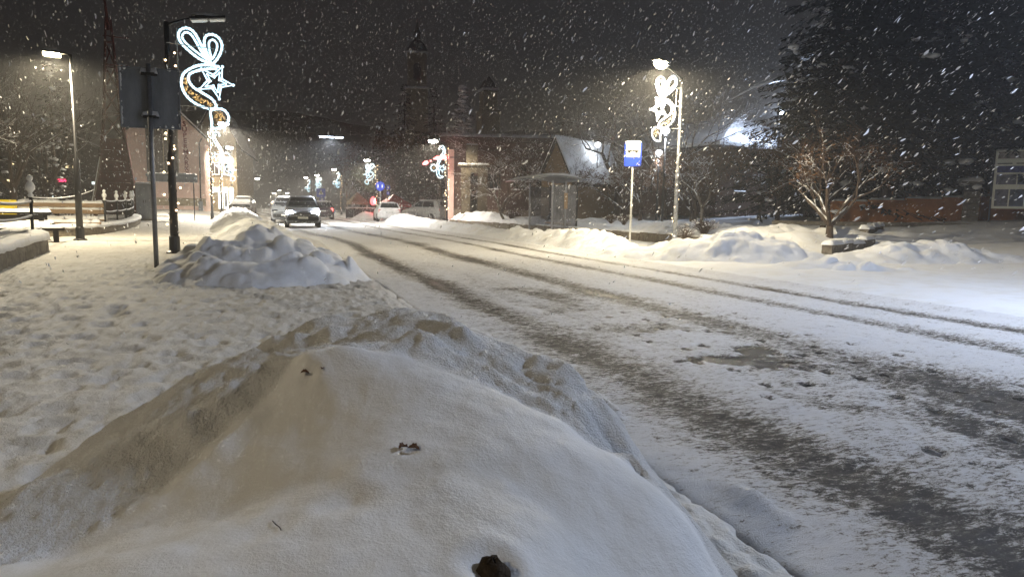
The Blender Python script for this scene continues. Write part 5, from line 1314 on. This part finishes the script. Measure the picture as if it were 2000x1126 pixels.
# ------------------------------------------------------------------ trees and shrubs
def branches(rg, p, d, L_, r_, depth, out, spread=.6, up=.15, nseg=3, kids=(2, 3), ratio=.72, droop=0):
    pts = [p]; rs = [r_]
    for k in range(nseg):
        d = (d+Vector((rg.gauss(0, .12), rg.gauss(0, .12), rg.gauss(0, .08)+up*.25-droop))).normalized()
        p = p+d*(L_/nseg); pts.append(p); rs.append(r_*(1-.35*(k+1)/nseg))
    out.append((pts, rs, depth))
    if depth == 0: return
    for k in range(rg.randint(*kids)):
        a = rg.uniform(0, 6.28); s_ = spread*rg.uniform(.6, 1.3)
        n = d.orthogonal().normalized(); n = Matrix.Rotation(a, 3, d) @ n
        d2 = (d+n*s_).normalized(); q = rg.choice([1.0, 1.0, .7])
        base = pts[-1] if q == 1 else pts[-2]
        branches(rg, base, d2, L_*ratio*rg.uniform(.75, 1.15), rs[-1]*.72, depth-1, out, spread, up, nseg, kids, ratio, droop)
def bare_tree(label, loc, seed, h=3.5, trunk=1.0, r_=.09, depth=5, nfork=3, spread=.55, snow=True, leaves=0, group='bare trees behind the road', bark='bark', name='bare_tree', lean=(0, 0), sub=.1, up=.15, leafsize=.06):
    rg = random.Random(seed); z = Tz(*loc)-sub
    t = thing(name, label, 'tree', (loc[0], loc[1], z), 0, group)
    out = []; top = Vector((lean[0], lean[1], trunk))
    tp = [Vector((0, 0, 0)), Vector((0, 0, .12)), top*.6, top]
    mb = MB(); mb.tube(tp, [r_*1.5, r_*1.15, r_, r_*.92], 9); mb.build('trunk', M[bark], t, True)
    for k in range(nfork):
        a = 6.28*(k+rg.uniform(-.2, .2))/nfork; d = Vector((math.cos(a)*spread*1.2, math.sin(a)*spread*1.2, 1)).normalized()
        branches(rg, top, d, (h-trunk)*.36, r_*.66, depth, out, spread, up)
    lm = MB(); tw = MB(); sn = MB(); lf = MB()
    for pts, rs, dep in out:
        (lm if dep >= depth-1 else tw).tube(pts, [max(q, .0035) for q in rs], 6 if dep >= depth-1 else 4, caps=False)
        if snow and dep >= 1:
            for a, b, ra in zip(pts[:-1], pts[1:], rs):
                if abs((b-a).normalized().z) < .8 and rg.random() < .75:
                    o_ = Vector((0, 0, ra*.9)); q = max(.008, ra*.75); sn.tube([a+o_, (a+b)/2+o_*1.3, b+o_], [q*.5, q, q*.5], 4)
        if leaves and dep <= 1:
            for q in range(leaves):
                c = pts[rg.randint(0, len(pts)-1)]+Vector((rg.gauss(0, .09), rg.gauss(0, .09), rg.gauss(-.03, .08)))
                a = Vector((rg.gauss(0, 1), rg.gauss(0, 1), rg.gauss(0, 1))).normalized()*leafsize*rg.uniform(.6, 1.3); b = a.orthogonal().normalized()*leafsize*.5
                lf.add([c-a, c+b, c+a, c-b], [(0, 1, 2, 3)])
    lm.build('limbs', M[bark], t, True)
    if tw.v: o = tw.build('crown', M['twig'], t); o['kind'] = 'stuff'
    if sn.v: o = sn.build('branch_snow', M['snow'], t, True); o['kind'] = 'stuff'
    if lf.v: o = lf.build('withered_leaves', M['leaf_brown'], t); o['kind'] = 'stuff'
    return t
bare_tree('small bare tree with a forked pale trunk just right of the lamp post', (18.27, 26.3), 5, 3.4, .95, .075, 5, 3, .62, True, bark='bark_pale')
bare_tree('bare tree with many low snowy forks inside the stone planter', (16.7, 17.2), 12, 3.6, .5, .11, 5, 5, .62, True, 1, bark='bark')
bare_tree('leaning bare tree beside the stone portal', (12.9, 37.5), 21, 4.4, .8, .07, 5, 3, .55, True, bark='bark_pale', lean=(-.35, .1))
bare_tree('bare tree with withered brown leaves in front of the large house', (23.0, 27.0), 31, 5.0, 1.3, .11, 5, 4, .6, True, 5)
bare_tree('brown-leaved bare tree left of the large house roof', (20.3, 29.8), 35, 4.6, 1.2, .10, 5, 4, .6, False, 4)
bare_tree('dense twiggy tree behind the bus stop sign', (17.6, 30.5), 41, 4.4, 1.0, .10, 6, 4, .6, True)
bare_tree('big bare tree arching over the gabled kiosk', (20.4, 38.2), 47, 9.0, 2.2, .20, 6, 4, .65, True, up=.05)
bare_tree('bare tree with thin twigs behind the bus shelter', (14.6, 33.2), 53, 4.2, 1.0, .08, 5, 4, .6, True)
bare_tree('twiggy tree with drooping brown leaves past the planter', (21.0, 22.0), 59, 4.6, 1.0, .10, 5, 4, .65, True, 5)
bare_tree('low twiggy tree with brown leaves before the wall of the large house', (25.2, 31.0), 89, 4.8, .9, .1, 6, 5, .7, False, 4)
bare_tree('twiggy tree in front of the stone portal', (13.9, 41.0), 97, 4.6, .7, .08, 6, 4, .6, True, 1)
bare_tree('dense low twiggy tree between kiosk and bus stop sign', (18.3, 33.4), 101, 4.0, .7, .09, 6, 5, .7, True, 2)
bare_tree('low spreading twiggy tree behind the small forked tree', (21.3, 31.6), 103, 3.8, .6, .09, 6, 5, .75, True, 3)
bare_tree('thin many-stemmed tree in front of the flat-roofed building', (16.6, 42.5), 107, 5.4, .7, .09, 6, 5, .6, True)
bare_tree('spindly snow-plastered tree by the terrace fence', (7.6, 70), 61, 4.2, 1.6, .08, 4, 3, .4, True, bark='bark_pale')
bare_tree('tall brown tree standing over the crossing sign', (10.8, 84), 67, 8.0, 1.8, .18, 6, 4, .5, True, 2, leafsize=.12)
bare_tree('tall brown tree behind the lamp with the round blue sign', (12.2, 76), 71, 9.5, 2, .2, 6, 4, .5, True, 2, leafsize=.12)
bare_tree('dark bare tree behind the log bench', (-9.5, 33), 73, 6, 1.5, .14, 6, 4, .5, True)
bare_tree('dark bare tree behind the picnic table', (-10.5, 27), 79, 6.5, 1.5, .14, 6, 4, .55, True)
bare_tree('dark twiggy tree at the edge of the park, left of the timber tower', (-10.2, 40), 83, 7, 1.5, .15, 6, 4, .5, True)

def shrub(label, loc, seed, h=.6, w=.5, n=60, leaf=0, z=0):
    rg = random.Random(seed); t = thing('bare_shrub', label, 'shrub', (loc[0], loc[1], Tz(*loc)+z-.05), 0, 'bare shrubs in the snow')
    mb = MB(); sn = MB()
    for k in range(n):
        a = rg.uniform(0, 6.28); q = rg.random()**.6
        e = Vector((math.cos(a)*q*w, math.sin(a)*q*w, h*rg.uniform(.6, 1.05)*(1-.4*q*q)))
        m1 = Vector((e.x*.35+rg.gauss(0, .03), e.y*.35+rg.gauss(0, .03), e.z*.5))
        mb.tube([(e.x*.1, e.y*.1, 0), m1, e], [.007, .005, .003], 4, caps=False)
        for j in range(2):
            c = m1.lerp(e, rg.uniform(.2, .9)); d = Vector((rg.gauss(0, .1), rg.gauss(0, .1), rg.uniform(.02, .14)))
            mb.tube([c, c+d], [.004, .0025], 3, caps=False)
        if rg.random() < .3: sn.ball(e, (.035, .035, .02), 5, 3, .4, k)
    mb.build('twigs', M['twig'], t)
    if sn.v: o = sn.build('branch_snow', M['snow'], t, True); o['kind'] = 'stuff'
    return t
shrub('brown twiggy shrub in the snow just right of the lamp post', (13.95, 19.9), 3, .62, .55, 110, z=.06)
shrub('brown shrub half hidden by the lamp post', (12.95, 19.5), 5, .55, .38, 70, z=.2)
shrub('small dark shrub behind the pole of the bus stop sign', (13.3, 24.3), 7, .45, .4, 60, z=.3)
shrub('small dark shrub between bus shelter and bus stop sign', (13.4, 25.6), 9, .4, .35, 50, z=.3)
shrub('low brown shrub on the bed left of the bus shelter', (13.1, 37.0), 11, .5, .6, 90, z=.25)
shrub('thin shrub on the bed close to the bus shelter', (13.4, 32.5), 13, .35, .4, 40, z=.25)

def leafy_tree(label, loc, seed, h, rx, crown0, n=5200, leaf=.11, m_='foliage', trunk=.2, group='dense trees across the road', name='leafy_tree', lobes=14):
    rg = random.Random(seed); t = thing(name, label, 'tree', (loc[0], loc[1], Tz(*loc)-.1), 0, group)
    mb = MB(); mb.tube([(0, 0, 0), (.03, 0, crown0), (0, .05, crown0+(h-crown0)*.6)], [trunk*1.3, trunk, trunk*.4], 9)
    for k in range(7):
        a = rg.uniform(0, 6.28); z0 = crown0*.9+rg.uniform(0, .4)*(h-crown0)
        mb.tube([(0, 0, z0), (math.cos(a)*rx*.4, math.sin(a)*rx*.4, z0+.5), (math.cos(a)*rx*.8, math.sin(a)*rx*.8, z0+1.0)], [trunk*.45, trunk*.3, trunk*.1], 5)
    mb.build('trunk', M['bark'], t, True)
    cz = (h+crown0)/2; rz = (h-crown0)/2; L_ = []
    for k in range(lobes):
        a = rg.uniform(0, 6.28); e = math.asin(rg.uniform(-.9, .95)); q = rg.uniform(.45, .8)
        L_.append((Vector((math.cos(a)*math.cos(e)*rx*q, math.sin(a)*math.cos(e)*rx*q, cz+math.sin(e)*rz*q)), rg.uniform(.28, .48)))
    mb = MB(); sn = MB()
    for k in range(n):
        c, s_ = rg.choice(L_); d = Vector((rg.gauss(0, 1), rg.gauss(0, 1), rg.gauss(0, 1))).normalized(); q = rg.random()**.4
        p = c+Vector((d.x*rx*s_*q, d.y*rx*s_*q, d.z*rz*s_*q))
        a = Vector((rg.gauss(0, 1), rg.gauss(0, 1), rg.gauss(-.3, .7))).normalized()*leaf*rg.uniform(.6, 1.3); b = a.orthogonal().normalized()*leaf*.55
        mb.add([p-a, p+b, p+a, p-b], [(0, 1, 2, 3)])
        if d.z > .6 and q > .8 and rg.random() < .12: sn.ball(p, (leaf*1.1, leaf*1.1, leaf*.4), 5, 3, .5, k)
    o = mb.build('crown', M[m_], t); o['kind'] = 'stuff'
    if sn.v: o = sn.build('branch_snow', M['snow'], t, True); o['kind'] = 'stuff'
    return t
leafy_tree('broad round dark-leaved tree behind the two parked cars', (12.4, 59.8), 3, 6.6, 2.6, 1.5, 7000, .12)
leafy_tree('dark round tree beyond the terrace fence', (9.9, 73.5), 5, 7.0, 2.0, 1.6, 4500, .13)
leafy_tree('tall dark tree mass right of the church tower', (17.5, 72), 7, 9.5, 3.6, 2, 6000, .17)

def conifer(label, loc, seed, h, w, base=.8, tiers=26, snow=.25, m_='needle', group='dark conifers', per=15, big=1.0, clump=1.0):
    rg = random.Random(seed); t = thing('conifer', label, 'tree', (loc[0], loc[1], Tz(*loc)-.2), 0, group)
    mb = MB(); mb.tube([(0, 0, 0), (0, 0, h*.5), (0, 0, h*.98)], [w*.075, w*.05, .02], 8); mb.build('trunk', M['bark'], t, True)
    mb = MB(); sn = MB()
    for k in range(tiers):
        q = k/(tiers-1); z = base+(h-base)*q; R_ = w*(1-q)**.8+.08; nb = max(5, int(per*(1-q*.6)))
        for j in range(nb):
            a = 6.28*(j+rg.random())/nb; L_ = R_*rg.uniform(.55, 1.15); z = base+(h-base)*min(1, max(0, q+rg.uniform(-.6, .6)/tiers)); d = Vector((math.cos(a), math.sin(a), 0)); s_ = Vector((-d.y, d.x, 0))
            dr = -.28-.25*rg.random(); seg = max(3, int(L_/.28)); pts = []
            for i in range(seg+1):
                u_ = i/seg; pts.append(Vector((0, 0, z))+d*(L_*u_)+Vector((0, 0, dr*L_*u_*(1-.35*u_))))
            for i in range(1, seg+1):
                ww = .34*big*(1-.55*i/seg)*min(1, L_)
                for q2 in range(3):
                    c = pts[i]+Vector((rg.gauss(0, .06), rg.gauss(0, .06), rg.gauss(0, .05)))
                    sd = s_*ww*rg.uniform(.5, 1.1)*rg.choice((-1, 1))
                    f_ = d*rg.uniform(.10, .26)*big; dn = Vector((0, 0, -rg.uniform(.03, .16)))*big
                    mb.add([c, c+sd*.5+f_*.4+dn*.3, c+sd+f_+dn, c+sd*.4+f_*1.1+dn*.6], [(0, 1, 2, 3)])
                if rg.random() < snow:
                    sz = rg.uniform(.05, .16)*clump
                    sn.ball(pts[i]+Vector((0, 0, .03)), (sz*rg.uniform(.9, 1.8), sz*rg.uniform(.9, 1.5), sz*.6), 8, 5, .7, rg.randint(0, 9999))
    o = mb.build('crown', M[m_], t); o['kind'] = 'stuff'
    if sn.v: o = sn.build('branch_snow', M['snow'], t, True); o['kind'] = 'stuff'
    return t
conifer('huge dark conifer with snow clumps on its boughs, right of the large house', (25.6, 26.2), 3, 17, 5.0, 1.6, 36, .025, per=17, big=1.6, clump=1.5)
conifer('huge dark conifer hanging over the picture board', (32.5, 23.0), 5, 20, 6.4, 2.2, 36, .025, per=17, big=1.7, clump=1.5)
conifer('dark conifer between the large house and the ochre house', (31.0, 29.5), 7, 19, 5.6, 1.5, 30, .04, per=17, big=1.7, clump=1.4)
conifer('dark conifer with one long snow-laden bough beside the floodlight mast', (28.6, 31.2), 9, 10.5, 2.6, 2.6, 26, .25, big=1.2, clump=1.5)
conifer('tall dark conifer standing behind the garden wall, nearest the pillar', (30.0, 25.0), 27, 18, 5.0, 2.4, 34, .025, per=16, big=1.6, clump=1.5)
conifer('tall dark conifer at the very edge of the yard, past the picture board', (36.5, 20.0), 29, 18, 5.6, 2.4, 30, .05, per=15, big=1.7, clump=1.3)
conifer('pointed conifer silhouette before the church tower, left one of a pair', (16.8, 88.5), 11, 16.5, 3.2, 1, 24, .05, big=1.8)
conifer('pointed conifer silhouette before the church tower, right one of a pair', (20.4, 87.8), 13, 16.3, 3.4, 1, 24, .05, big=1.8)
conifer('slender pointed conifer frosted pale all over behind the flat roof', (21.2, 77), 15, 14.8, 2.6, 1, 24, .75, big=1.5, clump=2.2)
conifer('narrow dark conifer left of the timber tower', (-11.2, 46), 17, 8.5, 1.7, .6, 22, .08)
conifer('dark conifer at the back of the park behind the path lamp', (-13.5, 42), 19, 9.0, 2.4, .6, 24, .08)
conifer('dark conifer at the back of the park, farthest from the timber tower', (-17, 44), 23, 9.5, 2.8, .6, 24, .08)
conifer('dark conifer behind the tall brown trees of the terrace', (14.5, 92), 25, 12, 3.0, 1, 22, .05, big=1.8)
for (x, y, sd, h, rx, lb) in ((27.0, 24.6, 31, 13, 4.6, 'tall dark dense tree behind the low ochre wall, near the planter'), (33.2, 25.6, 33, 16, 5.5, 'tall dark dense tree rising behind the picture board'), (38.5, 22.5, 35, 16, 5.5, 'tall dark dense tree past the picture board')):
    leafy_tree(lb, (x, y), sd, h, rx, 1.6, 8000, .24, 'needle', .25, 'dark dense trees on the right')
for (x, y, sd, h, lb) in ((22.4, 36.0, 113, 8.5, 'tall bare tree rising behind the globe lamps'), (17.6, 45.4, 131, 8.5, 'tall bare tree over the roof of the flat-roofed building'), (26.4, 41.5, 137, 10, 'tall bare tree behind the snowy hipped roof')):
    bare_tree(lb, (x, y), sd, h, 1.8, .15, 6, 4, .55, True, up=.1)
# the long snowy bough over the house
mb = MB(); pts = [(28.4, 31.3, 8.35), (27.6, 31.9, 8.55), (26.9, 32.5, 8.45), (26.0, 33.2, 8.05), (25.2, 33.9, 7.5)]
t = thing('snowy_bough', 'long drooping bough thick with snow above the large house', 'bough')
mb.tube(pts, [.09, .08, .06, .045, .02], 6); mb.build('branch', M['bark'], t, True)
mb = MB(); mb.tube([(x, y, z+.08) for x, y, z in pts], [.12, .15, .14, .09, .04], 7); mb.build('branch_snow', M['snow'], t, True)

# ------------------------------------------------------------------ falling snow: wet clumped flakes drifting with the wind
def falling_snow(n=130000, seed=4):
    g_ = np.random.default_rng(seed)
    # denser sampling is uniform in space; a wedge of air in front of and around the camera
    y = g_.uniform(-3, 62, n); x = g_.uniform(-22, 40, n); z = g_.uniform(.15, 15, n)
    keep = (np.hypot(x, y) > 3.0) & (z > T(x, y)+.1) & (z < 6+.22*np.hypot(x, y)+4)
    x, y, z = x[keep], y[keep], z[keep]; n = len(x)
    w = np.array((-.036, .832, -.5536)); ax = w+g_.normal(0, .13, (n, 3)); ax /= np.linalg.norm(ax, axis=1, keepdims=True)
    b = np.cross(ax, g_.normal(0, 1, (n, 3))); b /= np.linalg.norm(b, axis=1, keepdims=True); c = np.cross(ax, b)
    dist = np.hypot(x, y); L_ = g_.gamma(5, .0066, n)*np.clip(dist/11, .2, 1); rr = L_*g_.uniform(.20, .33, n)
    base = np.stack([x, y, z], -1)
    U = lambda lo=.6: g_.uniform(lo, 1.1, n)[:, None]
    # thin, bent, ragged plates: a clump of crystals is only a few millimetres thick
    rr = rr[:, None]; Lc = L_[:, None]; bend = rr*g_.normal(0, .45, (n, 1))
    P_ = np.stack([base+ax*Lc, base+ax*Lc*.42*U()+b*rr*U()+c*bend, base-ax*Lc*.38*U()+b*rr*U()+c*bend*U(),
                   base-ax*Lc*U(.8), base-ax*Lc*.42*U()-b*rr*U()+c*bend*U(), base+ax*Lc*.40*U()-b*rr*U()+c*bend, base+ax*Lc*.05*U()], 1).reshape(-1, 3)
    tri = np.array([(6, k, (k+1) % 6) for k in range(6)])
    F_ = (tri[None]+(np.arange(n)*7)[:, None, None]).reshape(-1, 3)
    me = bpy.data.meshes.new('falling_snow'); me.vertices.add(len(P_)); me.vertices.foreach_set('co', P_.ravel())
    me.loops.add(F_.size); me.loops.foreach_set('vertex_index', F_.ravel()); me.polygons.add(len(F_)); me.polygons.foreach_set('loop_start', np.arange(0, F_.size, 3))
    me.update(calc_edges=True); me.polygons.foreach_set('use_smooth', np.ones(len(F_), bool)); me.materials.append(M['flake'])
    o = bpy.data.objects.new('falling_snow', me); COL.objects.link(o)
    tag(o, 'thick snowflakes falling through the lamp light', 'snowfall', kind='stuff')
falling_snow()

# ------------------------------------------------------------------ snowy air
hz = bpy.data.materials.new('snowy_air'); hz.use_nodes = True
N = hz.node_tree.nodes; N.remove(N['Principled BSDF'])
v = N.new('ShaderNodeVolumePrincipled'); v.inputs['Color'].default_value = (.92, .91, .90, 1)
v.inputs['Density'].default_value = 0.0032; v.inputs['Anisotropy'].default_value = .35
hz.node_tree.links.new(v.outputs[0], N['Material Output'].inputs['Volume'])
mb = MB(); mb.box((0, 150, 21.5), (600, 380, 48)); o = mb.build('haze', hz); o['kind'] = 'stuff'
